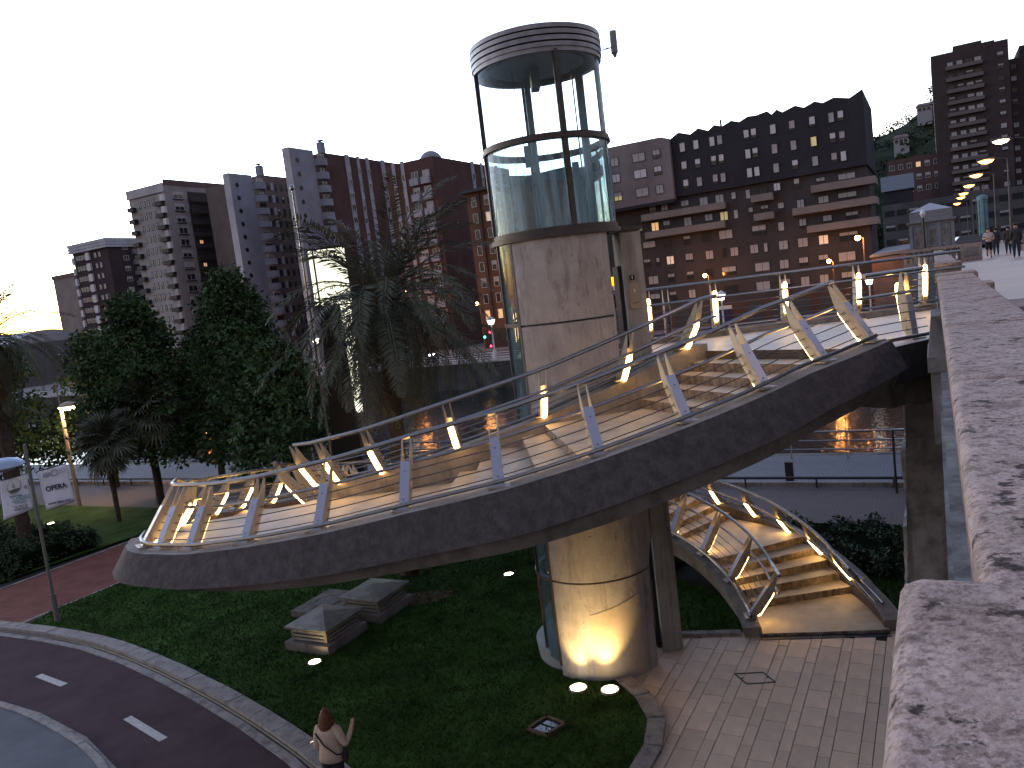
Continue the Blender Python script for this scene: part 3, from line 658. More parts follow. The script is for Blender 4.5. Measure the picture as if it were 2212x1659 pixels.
pr=thing('bridge_parapet',W(.2,6,6),'weathered pink limestone parapet with lichen running along the bridge edge','parapet')
mb=MB(); mb.stbox(.10,.42,1.15,14.3,5.98,6.86); mb.build('wall',[STONE],pr)
mb=MB(); mb.stbox(.0,.42,1.15,14.3,6.25,6.36); mb.stbox(-.02,.42,1.15,14.3,5.98,6.15); mb.stbox(.06,.42,1.15,14.3,6.70,6.858); mb.build('moulding',[STONE],pr)
def roughtop(name,s0,s1,t0,t1,z0,z1,parent,r=.03,amp=.0014,nt=None,cat=None):
    # a block with a rounded weathered upper edge and an uneven top
    prof=[(s0,z0),(s0,z1-r)]+[(s0+r-r*math.cos(a),z1-r+r*math.sin(a)) for a in np.linspace(.4,1.57,4)]
    ns=16; prof+=[(s0+r+(s1-s0-2*r)*k/ns,z1) for k in range(1,ns)]+[(s1-r+r*math.cos(a),z1-r+r*math.sin(a)) for a in np.linspace(1.57,.0,5)]+[(s1,z0)]
    nt=nt or max(4,int((t1-t0)/.05)); secs=[]
    rr=np.random.default_rng(int(abs(t0*1000))+5); N1=rr.normal(0,1,(nt+1,len(prof)))
    N1=(N1+np.roll(N1,1,0)+np.roll(N1,1,1)+np.roll(N1,-1,0))/2
    for k in range(nt+1):
        t=t0+(t1-t0)*k/nt; sec=[]
        for i,(s,z) in enumerate(prof):
            a=amp*N1[k,i]*(0 if i in(0,len(prof)-1) else 1); e=0
            if k in(0,nt) and z>z1-r*1.2: e=-r*.25
            sec.append(W(s+a*.6*(s<s0+r),t,z+a*(z>z0+.01)+e))
        secs.append(sec)
    mb=MB(); mb.sweep(secs); return mb.build(name,[PINK],parent,smooth='all',fix=True)
tj=[1.16,3.3,5.45,7.6,9.75,11.9,13.5]
for a,b in zip(tj[:-1],tj[1:]): roughtop('coping_stone',.03,.50,a+.004,b-.004,6.86,7.0+random.uniform(-.003,.004),pr,nt=int((b-a)/(.05 if a<5 else .12)))
# end pier of the parapet where the footbridge deck joins
for t0,t1 in ((13.5,14.35),(20.7,21.5)):
    mb=MB(); mb.stbox(.03,.54,t0+.01,t1,5.3,6.9); mb.build('pier',[STONE],pr); roughtop('pier_cap',.0,.56,t0+.004,t1+.02,6.9,7.02,pr,nt=8)
mb=MB()
for t0 in (8.0,):   # corbelled pilaster seen below the coping
    mb.stbox(-.08,.1,t0,t0+1.0,5.7,6.35); mb.stbox(-.10,.1,t0-.06,t0+1.06,6.36,6.5); mb.hexa([W(-.09,t0,6.5),W(.05,t0,6.5),W(.05,t0+1,6.5),W(-.09,t0+1,6.5),W(-.05,t0+.05,6.85),W(.05,t0+.05,6.85),W(.05,t0+.95,6.85),W(-.05,t0+.95,6.85)])
mb.build('pilaster',[STONE],pr,fix=True)
for t0,t1 in ((20.7,54.0),):
    mb=MB(); mb.stbox(.06,.42,t0+.8,t1,6.0,6.86); mb.build('wall',[STONE],pr); roughtop('coping_stone',.03,.50,t0+.85,t1,6.86,7.02,pr,nt=30)
pb=thing('parapet_pedestal',W(.3,.3,6),'broad pink stone block with dark lichen blotches at the near end of the parapet','pedestal')
mb=MB(); mb.stbox(-.02,.75,-1.2,1.14,5.3,6.9); mb.build('base',[STONE],pb)
roughtop('cap',-.067,.80,-1.25,1.155,6.9,7.06,pb,r=.028,amp=.0012,nt=90)
# low step block at the pavement side of the parapet
for t_ in (9.6,15.2):
    mb=MB(); mb.stbox(.5,.85,t_,t_+.9,5.98,6.75); o=mb.build('stone_block',[PINK],origin=W(.6,t_,6)); tag(o,'small squared stone block behind the parapet, '+('the nearer of two' if t_<12 else 'the farther of two'),'stone block')
# far balustrade and viewpoint wall
bl=thing('balustrade',W(.8,54,6.2),'pinkish stone balustrade of stubby columns across the pavement before the stone kiosk','balustrade')
z=zdk(54); mb=MB(); mb.stbox(-1.6,2.3,54,54.5,z,z+.18); mb.build('base_course',[PINK],bl)
mb=MB(); mb.stbox(-1.7,1.8,53.95,54.55,z+.85,z+1.02); mb.build('top_rail',[PINK],bl)
mb=MB(); mb.stbox(1.4,2.5,53.9,54.6,z,z+1.0); mb.build('end_pier',[PINK],bl); mb=MB(); mb.stbox(1.6,2.3,53.86,53.9,z+.3,z+.8); mb.build('panel',[STONE],bl)
mb=MB(); mb.lathe(V(0,0,0),[(.10,0),(.10,.08),(.07,.14),(.13,.3),(.08,.5),(.11,.6),(.11,.67)],10); BAL=mb.mesh('baluster',[PINK],smooth=True)
for k in range(11): inst(BAL,'baluster',bl,W(-1.45+.28*k,54.25,z+.18))
# stone kiosk on the bridge pier
ki=thing('stone_kiosk',W(.1,85,6.3),'grey stone control kiosk with panelled walls, heavy cornice and low pyramid roof','kiosk')
KST=mat('kiosk_stone',(.17,.178,.20),.85,var=.15,vscale=1)
z=6.2; s0,s1,t0,t1=-1.75,1.75,85,88.5
def kb(name,e,z0,z1,m=KST): mb=MB(); mb.stbox(s0-e,s1+e,t0-e,t1+e,z0,z1); return mb.build(name,[m],ki)
kb('base',.12,z-6,z+.75); kb('wall',0,z+.75,z+3.0); kb('frieze',.06,z+3.0,z+3.25); kb('cornice',.3,z+3.25,z+3.42); kb('attic',.02,z+3.42,z+4.3)
mb=MB(); c=W(0,86.75,z+5.05); q=[W(a,b,z+4.3) for a,b in ((s0,t0),(s1,t0),(s1,t1),(s0,t1))]; mb.add(q+[c],[(0,1,4),(1,2,4),(2,3,4),(3,0,4)]); mb.build('roof',[mat('kiosk_roof',(.30,.31,.37),.7)],ki)
for a in (-1.1,0.05,1.1):
    mb=MB(); mb.stbox(a-.42,a+.42,t0-.06,t0+.02,z+.95,z+2.75); fr=mb.build('panel',[KST],ki); mb=MB(); mb.stbox(a-.28,a+.28,t0-.075,t0-.06,z+1.1,z+2.6); mb.build('panel_field',[STONE],fr)
for a in (-1.72,-.55,.6,1.72):
    mb=MB(); mb.stbox(a-.14,a+.14,t0-.14,t0,z+.75,z+3.0); mb.build('pilaster',[KST],ki)
# brick retaining wall at the far end
rw=thing('retaining_wall',W(-3.5,90,3),'orange lit brick retaining wall with pale coping at the far end of the bridge','wall')
mb=MB(); mb.stbox(-5.4,-.2,87.5,118,-.5,6.75); mb.build('wall',[mat('retaining_brick',(.20,.12,.09),.9,var=.2,vscale=1)],rw)
mb=MB(); mb.hexa([W(-5.55,87.4,6.75),W(-.2,87.4,7.0),W(-.2,118,7.6),W(-5.55,118,7.3),W(-5.55,87.4,7.0),W(-.2,87.4,7.3),W(-.2,118,7.9),W(-5.55,118,7.6)]); mb.build('coping',[KST],rw)
# row of street lamps along the bridge
LAMPW=emis('street_lamp_glow',(1,.42,.10),9); LAMPN=emis('street_lamp_white',(1,.80,.55),8)
POLEM=mat('pole_paint',(.10,.10,.105),.5,metal=.3)
def street_lamp(s,t,z0,h,label,near=False,power=0,group='street lamps along the bridge',lm=None,arm=1.1,size=1.0):
    o=thing('street_lamp',W(s,t,z0),label,'street lamp',group)
    mb=MB(); mb.tube([W(s,t,z0),W(s,t,z0+h*.55),W(s,t,z0+h)],[.10,.075,.055],8); mb.tube([W(s,t,z0+h),W(s-arm*.5,t,z0+h+.14),W(s-arm,t,z0+h+.1)],.035,6); mb.build('pole',[POLEM],o,smooth=True)
    c=W(s-arm-.25*size,t,z0+h+.1); mb=MB(); mb.box(c+V(0,0,.06*size),(.75*size,.3*size,.10*size),(NS,NT,UP)); hd=mb.build('lamp_head',[POLEM],o,bevel=.02)
    mb=MB(); mb.lathe(V(0,0,0),[(.005,-.16*size),(.16*size,-.11*size),(.24*size,-.02*size),(.22*size,.03*size)],14); me=mb.mesh('lamp_lens',[lm or LAMPW],smooth=True); inst(me,'lamp_lens',hd,c,rot=(0,0,R_(-28.4)),scale=(1.35,.8,1))
    if power:
        l=bpy.data.lights.new('lamp_light','SPOT'); l.energy=power*KE; l.color=(1,.64,.46); l.spot_size=R_(150); l.spot_blend=.6; l.shadow_soft_size=.25
        lo=bpy.data.objects.new('lamp_light',l); COL.objects.link(lo); lo.parent=o; lo.location=c-ORIG[o.name]+V(0,0,-.12)
    return o
for t,lb in ((67,'nearest lit bridge lamp, high at the right edge of the picture'),(83,'second lit bridge lamp below and beyond the nearest one'),(101,'third lit bridge lamp along the row of orange lights'),(120,'fourth lit bridge lamp in the receding row of orange lights'),(140,'fifth lit bridge lamp in the receding row of orange lights'),(153,'sixth lit bridge lamp in the receding row of orange lights'),(176,'seventh lit bridge lamp in the receding row of orange lights'),(205,'farthest lit bridge lamp just above the stone kiosk')):
    street_lamp(6.1,t,zdk(min(t,150)),7.6,lb,lm=LAMPN if t==67 else None,size=1.9 if t>70 else 1.6)
for t in (48,30,13,-4): street_lamp(6.1,t,zdk(t),7.6,'lit bridge lamp beside the pavement, %s'%{48:'just past the balustrade',30:'on the near side of the balustrade',13:'level with the footbridge deck',-4:'behind the parapet pedestal'}[t],power={48:260,30:420,13:520,-4:620}[t])
# ================================================================ TREES AND PLANTS
BARK=mat('bark',(.06,.045,.035),.95,var=.3,vscale=4,bump=.8,bscale=20,spec=.05)
LEAF=mat('leaf_green',(.035,.065,.022),.75,var=.45,vscale=1.0,spec=.25)
LEAF2=mat('leaf_dark',(.030,.050,.024),.75,var=.45,vscale=1.0,spec=.25)
PALMF=mat('palm_leaf',(.075,.082,.058),.7,var=.35,vscale=1.5,spec=.25)
PALMB=mat('palm_leaf_dry',(.10,.065,.035),.8,var=.3,vscale=2,spec=.1)
def leafcards(centers,radii,n_per,size,seed,squash=.8):
    r=np.random.default_rng(seed); vs=[]; 
    N=len(centers)*n_per
    c=np.repeat(np.array(centers),n_per,0); rad=np.repeat(np.array(radii),n_per)
    d=r.normal(0,1,(N,3)); d/=np.linalg.norm(d,axis=1,keepdims=True); d*= (r.random((N,1))**.45)*rad[:,None]; d[:,2]*=squash
    p=c+d
    ax=d/(np.linalg.norm(d,axis=1,keepdims=True)+1e-9)+r.normal(0,.6,(N,3))+V(0,0,-.35); ax/=np.linalg.norm(ax,axis=1,keepdims=True)
    rd=r.normal(0,1,(N,3)); sd=np.cross(ax,rd); sd/=np.linalg.norm(sd,axis=1,keepdims=True)
    s=size*r.uniform(.55,1.3,(N,1))
    v=np.zeros((N,4,3)); v[:,0]=p; v[:,1]=p+ax*s*.5+sd*s*.33; v[:,2]=p+ax*s; v[:,3]=p+ax*s*.5-sd*s*.33
    return v.reshape(-1,3)
def quadmesh(name,v,m):
    n=len(v)//4; me=bpy.data.meshes.new(name); me.vertices.add(4*n); me.vertices.foreach_set('co',np.ascontiguousarray(v,dtype=np.float32).ravel()); me.loops.add(4*n); me.loops.foreach_set('vertex_index',np.arange(4*n,dtype=np.int32))
    me.polygons.add(n); me.polygons.foreach_set('loop_start',np.arange(0,4*n,4,dtype=np.int32)); me.polygons.foreach_set('loop_total',np.full(n,4,np.int32)); me.update(); me.validate(); me.materials.append(m); return me
def broadleaf(x,y,z0,H,R,zc0,seed,label,name='broadleaf_tree',nclump=130,npc=110,size=.21,m=LEAF,group='trees by the river promenade',trunk=.17,conic=.35):
    r=np.random.default_rng(seed); o=thing(name,(x,y,z0),label,'tree',group)
    cs=[];rs=[]
    for k in range(nclump):
        u=r.random()**.8; z=zc0+(H-zc0)*u; prof=(math.sin(math.pi*min(1,.12+.88*u)**.75))**.6*(1-conic*u)
        a=r.random()*6.283; q=R*prof*(.45+.55*math.sqrt(r.random()))*(1+.18*math.sin(3*a+seed))
        cs.append(V(x+q*math.cos(a),y+q*math.sin(a),z0+z)); rs.append(R*r.uniform(.16,.30))
    me=quadmesh('crown',leafcards(cs,rs,npc,size,seed)-V(x,y,z0),m); c=bpy.data.objects.new('crown',me); COL.objects.link(c); c.parent=o
    mb=MB(); mb.tube([V(x,y,z0-.1),V(x+.05,y,z0+zc0*.6),V(x-.03,y+.05,z0+zc0+(H-zc0)*.35),V(x,y,z0+H*.8)],[trunk*1.2,trunk,trunk*.7,.03],8)
    for k in range(9):
        c_=cs[r.integers(len(cs))]; b=V(x,y,z0+zc0+(H-zc0)*r.uniform(.0,.4)); mb.tube([b,(b+c_)/2+V(0,0,.15),c_],[trunk*.45,trunk*.28,.02],5)
    mb.build('trunk',[BARK],o,smooth=True); return o
broadleaf(-16.9,36.6,0,9.3,2.9,2.1,11,'tall dense broadleaf tree, second from the left, below the dark apartment block',nclump=170)
broadleaf(-12.2,36.3,0,9.9,3.0,2.0,12,'tallest dense broadleaf tree with a pointed top, in front of the grey tower',nclump=170,conic=.5)
broadleaf(-8.7,30.0,0,6.6,2.3,1.6,13,'lower broadleaf tree to the left of the lit pylon',nclump=120)
broadleaf(-26.6,41.0,0,8.6,3.2,1.7,14,'broadleaf tree at the left edge behind the banner pole',nclump=140)
broadleaf(-15.0,39.5,0,7.4,2.5,1.5,15,'rounded broadleaf tree between the two tallest trees',nclump=110)
broadleaf(-21.6,42.0,0,8.0,2.9,1.6,16,'lower broadleaf tree behind the lit park lamp',nclump=100)
broadleaf(-29.5,42,0,7.6,3.0,1.5,17,'broadleaf tree at the far left edge under the left palm',nclump=100)
c=W(-37.5,97.5,-.5); broadleaf(c[0],c[1],-.5,7.4,2.3,2.4,18,'small green street tree across the river beside the lift tower',nclump=80,size=.4,trunk=.12,group=None,name='street_tree')
# palm fronds: curved rachis with two rows of leaflets
def frond_mesh(L,seed,n=44,droop=.55,lw=.035,ll=.42,m=PALMF,up=.75,vee=.5):
    r=np.random.default_rng(seed); pts=[]; 
    for k in range(13):
        u=k/12; pts.append(V(L*(u-.12*u*u*droop),0,L*(up*u-droop*1.15*u*u)))
    pts=np.array(pts); mb=MB(); mb.tube(pts,[.022*(1-.85*k/12) for k in range(13)],4,mat=0)
    us=np.linspace(.10,1,n)
    for u in us:
        p=V(*[np.interp(u*12,range(13),pts[:,i]) for i in range(3)]); q=V(*[np.interp(min(u+.03,1)*12,range(13),pts[:,i]) for i in range(3)]); d=q-p; d/=np.linalg.norm(d)+1e-9
        if u>=.99: d=pts[-1]-pts[-2]; d/=np.linalg.norm(d)
        side=V(0,1,0); upv=np.cross(d,side)*-1
        l=ll*(math.sin(math.pi*min(.98,.12+.86*u))**.55)*r.uniform(.8,1.15)
        for sgn in (-1,1):
            e=d*r.uniform(.55,.8)+side*sgn*.75+upv*(-vee*.4+r.uniform(-.25,.25))+V(0,0,-.22); e/=np.linalg.norm(e)
            w=np.cross(e,upv); w/=np.linalg.norm(w)+1e-9; a=p; t=p+e*l+V(0,0,-.06*l)
            mb.add([a-w*lw*.35,p+e*l*.45-w*lw*.55,t,p+e*l*.45+w*lw*.55],[(0,1,2,3)],0)
    return mb.mesh('frond',[m])
FR=[frond_mesh(3.2,s,droop=d,ll=.46,up=u) for s,d,u in ((1,.55,.9),(2,.75,.8),(3,.9,.6),(4,.45,1.1))]
FRD=frond_mesh(2.6,9,droop=1.15,up=.25,m=PALMB,ll=.36)
FRL=[frond_mesh(3.1,s,droop=d,ll=.40,up=u,n=52) for s,d,u in ((21,.5,.75),(22,.7,.7),(23,.9,.5))]
def palm(x,y,z0,H,nf,label,fr,seed,tr=.2,scale=1,dead=8,lean=(0,0),group=None,name='date_palm'):
    r=random.Random(seed); o=thing(name,(x,y,z0),label,'palm',group); top=V(x+lean[0],y+lean[1],z0+H)
    mb=MB(); ks=int(H*5); pts=[];rr=[]
    for k in range(ks+1):
        u=k/ks; pts.append(V(x+lean[0]*u,y+lean[1]*u,z0-.1+(H+.1)*u)); rr.append(tr*(1.15-.2*u)*(1.0+.10*(k%2))+ (tr*.5*max(0,u-.88)/.12))
    mb.tube(pts,rr,10); mb.build('trunk',[BARK],o,smooth=True)
    for k in range(nf):
        u=(k+.5)/nf; az=k*2.39996+r.uniform(-.2,.2); el=R_(62-118*u**.9)+r.uniform(-.12,.12)
        me=fr[min(len(fr)-1,int(u*len(fr)))]; s=scale*r.uniform(.85,1.08)
        q=inst(me,'frond',o,top+V(.14*math.cos(az),.14*math.sin(az),.1-.35*u),rot=(r.uniform(-.35,.35),-el+R_(28),az),scale=s)
    for k in range(dead):
        az=r.uniform(0,6.28); inst(FRD,'frond',o,top+V(.1*math.cos(az),.1*math.sin(az),-.25),rot=(r.uniform(-.4,.4),R_(r.uniform(28,58)),az),scale=scale*r.uniform(.7,1))
    return o
palm(-3.55,22.0,0,7.9,92,'large date palm with a full drooping crown in front of the lit pylon',FR,5,tr=.21,scale=1.12,dead=16,lean=(.35,0),group='date palms on the lawn')
palm(-19.2,30.0,0,8.4,52,'date palm cut by the left edge with fronds against the bright sky',FRL,6,tr=.22,scale=1.0,dead=4,group='date palms on the lawn')
palm(-.5,24.6,0,2.3,26,'young low palm behind the railing to the left of the lift',FR,8,tr=.14,scale=.5,dead=3,group='date palms on the lawn')
# fan palms
def fan_mesh(seed,R=.62,n=22,m=PALMF):
    r=np.random.default_rng(seed); mb=MB(); mb.tube([V(0,0,0),V(.55,0,.12)],[.014,.01],4)
    for k in range(n):
        a=R_(-150+300*k/(n-1)); d=V(math.cos(a)*.9+.15,math.sin(a),-.18-.15*r.random()); d/=np.linalg.norm(d); s=V(-d[1],d[0],0); l=R*r.uniform(.85,1.1); c=V(.55,0,.12)
        tip=c+d*l+V(0,0,-.18*l); mid=c+d*l*.55+V(0,0,-.02)
        mb.add([c,mid-s*.034,tip,mid+s*.034],[(0,1,2,3)])
    return mb.mesh('frond',[m])
FAN=[fan_mesh(s) for s in range(4)]; FAND=fan_mesh(9,m=PALMB)
def fanpalm(x,y,H,label,seed,sc=1.25,nf=46):
    r=random.Random(seed); o=thing('fan_palm',(x,y,0),label,'palm','fan palms by the promenade'); mb=MB()
    mb.tube([V(x,y,-.1),V(x,y,H*.4),V(x,y,H*.8),V(x,y,H)],[.10,.11,.17,.2],9); mb.build('trunk',[BARK],o,smooth=True)
    for k in range(nf):
        u=(k+.5)/nf; az=k*2.39996; el=R_(75-140*u)
        inst(FAND if u>.9 else FAN[k%4],'frond',o,V(x,y,H+.1-.5*u),rot=(r.uniform(-.3,.3),-el,az),scale=sc*r.uniform(.85,1.1))
fanpalm(-17.3,33.4,3.5,'fan palm with a thin dark trunk on the grass verge, the left one of two',3)
fanpalm(-16.2,35.0,4.6,'taller fan palm beside the promenade, the right one of two',4,sc=1.45)
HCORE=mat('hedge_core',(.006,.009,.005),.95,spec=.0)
# clipped hedges
def hedge(s0,s1,t0,t1,h,label,seed):
    r=np.random.default_rng(seed); n=int((s1-s0)*(t1-t0)*9); cs=[W(r.uniform(s0,s1),r.uniform(t0,t1),r.uniform(.1,h-.1)) for _ in range(n)]
    c=W((s0+s1)/2,(t0+t1)/2,0); o=thing('hedge',c,label,'hedge','clipped hedges'); 
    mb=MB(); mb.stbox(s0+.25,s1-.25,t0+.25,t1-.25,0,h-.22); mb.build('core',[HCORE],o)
    me=quadmesh('foliage',leafcards(cs,[.26]*n,95,.10,seed)-c,LEAF2); q=bpy.data.objects.new('foliage',me); COL.objects.link(q); q.parent=o
hedge(-35.5,-28.3,14.6,18.6,.85,'long clipped hedge on the grass left of the red path',31)
hedge(-4.6,-1.0,19.3,22.6,.55,'low dark hedge below the bridge abutment beyond the stair foot',32)
# ================================================================ BUILDINGS ACROSS THE RIVER
BLIND=mat('roller_blind',(.36,.35,.36),.8,var=.08,vscale=.5); BLINDW=mat('white_blind',(.55,.55,.58),.8)
PANE=mat('window_pane',(.03,.034,.04),.12,spec=.5); FRAMED=mat('window_frame_dark',(.03,.03,.035),.6); FRAMEW=mat('window_frame_white',(.5,.5,.52),.6)
LITW=emis('lit_room',(1,.58,.25),.55); LITC=emis('lit_room_pale',(.95,.75,.55),.28); LITY=emis('lit_blind_yellow',(.9,.75,.35),.16)
_wm={}
def winmesh(w,h,kind,fr):
    key=(round(w,2),round(h,2),kind,fr)
    if key in _wm: return _wm[key]
    mb=MB(); f=.07; X,Y,Z=V(1,0,0),V(0,1,0),V(0,0,1)   # facade local: x right, y out, z up ; centre at origin
    for c,s in (((0,.03,h/2-f/2),(w,.10,f)),((0,.03,-h/2+f/2),(w,.12,f)),((-w/2+f/2,.03,0),(f,.10,h-2*f)),((w/2-f/2,.03,0),(f,.10,h-2*f))): mb.box(V(*c),s,mat=0)
    if w>.9 and kind not in('slit',): mb.box(V(0,.035,0),(f*.8,.07,h-2*f),mat=0)
    mb.box(V(0,.005,0),(w-2*f,.02,h-2*f),mat=1)
    fm=FRAMEW if fr=='w' else FRAMED
    pm={'lit':LITW,'litc':LITC,'lity':LITY}.get(kind,PANE)
    me=mb.mesh('window',[fm,pm]); _wm[key]=me; return me
_bm={}
def blindmesh(w,h,part,white):
    key=(round(w,2),round(h,2),part,white)
    if key not in _bm:
        mb=MB(); mb.box(V(0,.03,0),(w,.025,h)); 
        for k in range(3): mb.box(V(0,.046,-h/2+h*(k+.5)/3),(w,.008,.02))
        _bm[key]=mb.mesh('blind',[BLINDW if white else BLIND])
    return _bm[key]
class Facade:
    def __init__(s,root,O,d,n): s.root=root; s.O=np.asarray(O,float); s.d=np.asarray(d,float); s.n=np.asarray(n,float); s.rz=math.atan2(s.n[1],s.n[0])-math.pi/2
    def p(s,u,z,out=0): return V(s.O[0],s.O[1],0)+s.d*u+s.n*out+V(0,0,z)
    def win(s,u,z,w,h,blind=0,white=False,kind='n',fr='d',out=.0):
        me=winmesh(w,h,kind,fr); L=s.p(u,z,out); o=inst(me,'window',s.root,L,s.rz+ (math.pi if False else 0))
        if s.flip(): o.rotation_euler=(0,0,s.rz)
        if blind>0:
            bh=(h-.14)*blind; b=bpy.data.objects.new('blind',blindmesh(w-.15,bh,blind,white)); COL.objects.link(b); b.parent=o; b.location=(0,.02,(h-.14)/2-bh/2); ORIG[b.name]=L
        return o
    def flip(s): return True
    def box(s,name,u0,u1,z0,z1,out0,out1,m,parent=None):
        mb=MB(); mb.hexa([s.p(u0,z0,out0),s.p(u1,z0,out0),s.p(u1,z0,out1),s.p(u0,z0,out1),s.p(u0,z1,out0),s.p(u1,z1,out0),s.p(u1,z1,out1),s.p(u0,z1,out1)]); return mb.build(name,[m],parent or s.root,fix=True)
def front(root,t): return Facade(root,W(0,t),NS,-NT)          # faces the river; u = s
def side(root,s): return Facade(root,W(s,0),NT,NS)            # faces +s; u = t
def wallm(name,c,var=.12,vs=.25,stain=.8): return add_stain(mat(name,c,.9,var=var,vscale=vs,bump=.2,bscale=3,spec=.1),.15,stain,.45,.7,(1,1,.35))
def block(root,s0,s1,t0,t1,z0,z1,m,name='wall'):
    mb=MB(); mb.stbox(s0,s1,t0,t1,z0,z1); return mb.build(name,[m],root)
rnd=random.Random(42)
def rb(): return rnd.choice([1,1,1,.75,.6,.5,.35,0])
# --- dark apartment block with the zigzag roof (right)
DK=wallm('dark_cladding',(.036,.037,.046)); DK2=wallm('dark_brick_lower',(.062,.056,.060)); PALEB=mat('balcony_concrete',(.19,.172,.17),.9,var=.1,vscale=.5)
bd=thing('apartment_block',W(-26,124,-.5),'dark clad apartment block with zigzag roofline and long pale balconies','building','apartment blocks across the river')
block(bd,-44,-7.2,118.6,134,-.5,19,DK2)
mb=MB(); teeth=[(-32.7,27.2)]
x=-31.5
tp=[(-32.7,27.15),(-31.5,27.8),(-29.8,27.2),(-28.6,27.8),(-27.2,27.2),(-26.3,27.8),(-25.2,27.4),(-23.9,27.9),(-22.8,27.5),(-21.6,28.0),(-20.5,27.9),(-19.0,28.15),(-18.4,27.6),(-17.7,28.1),(-17.0,27.6),(-15.3,28.1),(-14.2,27.6),(-12.8,28.1),(-11.8,27.7),(-10.4,28.1),(-8.5,27.6),(-6.9,28.4)]
a=[W(s,118.0,z) for s,z in tp]; b=[W(s,136.0,z) for s,z in tp]; n=len(tp)
lowz=18.75
mb.add(a+b+[W(-32.7,118,lowz),W(-6.9,118,lowz),W(-32.7,136,lowz),W(-6.9,136,lowz)],[tuple([2*n]+[2*n+1]+list(range(n-1,-1,-1))),tuple([2*n+3,2*n+2]+list(range(n,2*n)))]+[(k,k+1,n+k+1,n+k) for k in range(n-1)]+[(2*n,0,n,2*n+2),(2*n+1,2*n+3,2*n-1,n-1),(2*n,2*n+2,2*n+3,2*n+1)])
up=mb.build('upper_storeys',[DK],bd,fix=True)
F=front(bd,118.0); F2=front(bd,118.6)
for z in (25.6,22.95,20.35):
    for s in (-32.0+.9,-29.1,-26.8,-25.7,-22.0,-21.0,-18.4,-15.9,-13.3,-10.9,-9.75):
        k='lity' if (s==-13.3 and z<23 and z>22) else 'n'
        F.win(s,z,.85 if s not in(-26.8,-25.7,-22.0,-21.0,-10.9,-9.75) else .8,1.35,blind=0 if k!='n' else rnd.choice([1,1,1,.7,.8,1,.55]),kind=k,white=rnd.random()<.35)
F.win(-18.5,17.8,.95,1.1,1,True); F.win(-15.9,17.9,.8,1.2,.6)
rows={17.5:[(-36.6,1.1),(-34.8,1.1),(-31.7,1.25),(-28.9,1.25),(-26.6,1.25),(-24.6,.7),(-22.6,.7),(-20.5,1.2),(-12.9,1.2),(-9.6,2.2)],
 15.0:[(-38.8,.7),(-36.5,1.2),(-34.7,1.1),(-31.5,1.2),(-28.4,1.2),(-26.2,1.2),(-24.5,.7),(-22.4,.7),(-20.5,1.1),(-18.3,.9),(-15.7,1.0),(-12.7,1.4),(-9.7,2.4)],
 12.35:[(-37.7,2.0),(-34.9,1.1),(-31.9,1.1),(-29.0,1.2),(-26.2,2.0),(-21.5,2.0),(-18.5,.9),(-15.6,1.0),(-12.4,1.2),(-9.3,1.6)],
 9.75:[(-38.3,1.1),(-36.6,.6),(-34.7,1.2),(-31.8,1.2),(-28.8,1.2),(-26.6,.6),(-25.2,1.2),(-22.4,1.2),(-20.8,.6),(-18.4,1.3),(-15.8,1.4),(-13.1,1.3),(-9.9,2.4)],
 7.1:[(-37.6,1.6),(-34.8,1.1),(-31.9,1.1),(-29.0,1.1),(-26.2,2.1),(-21.5,2.1),(-18.5,1.3),(-15.9,1.3),(-13.3,1.3),(-10.3,2.2)],
 4.4:[(-37.6,1.6),(-34.8,1.1),(-31.9,1.1),(-26.2,2.0),(-21.6,2.0),(-18.5,1.3),(-15.9,1.2),(-13.4,1.2),(-10.4,1.6)]}
for z,L in rows.items():
    for s,w in L:
        k='n'
        if (z,s) in ((15.0,-36.5),): k='lit'
        if (z,s) in ((9.75,-34.7),(9.75,-13.1)): k='litc'
        if (z,s) in ((15.0,-26.2),): k='lity'
        F2.win(s,z,w,1.3,blind=0 if k!='n' else rb(),kind=k)
def balcony(F,u0,u1,z0,z1,dep,m,root):
    o=F.box('balcony',u0,u1,z0,z1,.002,dep,m)
    return o
for u0,u1,zb in ((-38.2,-25.7,16.0),(-37.9,-26.0,13.35),(-22.1,-19.1,16.2),(-21.9,-19.2,13.6),(-14.1,-7.0,16.2),(-16.7,-7.0,13.55),(-15.0,-7.0,10.9)): balcony(F2,u0,u1,zb,zb+.95,1.1,PALEB,bd)
SD=side(bd,-7.0)
for zb in (16.2,13.55,10.9): SD.box('balcony',117.5,123,zb,zb+.95,.0,.9,PALEB)
F2.box('ground_floor',-44,-7.2,-.5,2.7,.02,.3,wallm('shopfront_dark',(.09,.055,.045)))
GR=mat('shutter_grey',(.05,.05,.055),.7)
for u in (-40,-37,-33.5,-30,-23,-19.5,-16.5,-13,-9.5): F2.box('shop_shutter',u-1.2,u+1.2,-.45,2.2,.31,.36,GR)
sg=F2.box('shop_sign',-29.0,-26.2,1.55,2.15,.37,.43,mat('sign_pale',(.45,.5,.55),.6)); F2.box('shop_front',-28.9,-26.3,-.4,1.5,.37,.40,mat('shop_blue',(.03,.025,.06),.5))
for s_,h in ((-26.0,1.3),(-21.5,.5),(-11.2,.6)): F.box('chimney',s_-.12,s_+.12,27.3,27.6+h,-3.2,-3.0,FRAMED)
mb=MB(); mb.lathe(W(-20.0,120,28.3),[(.01,-.25),(.3,-.15),(.42,0)],10); mb.build('satellite_dish',[PALEB],bd)
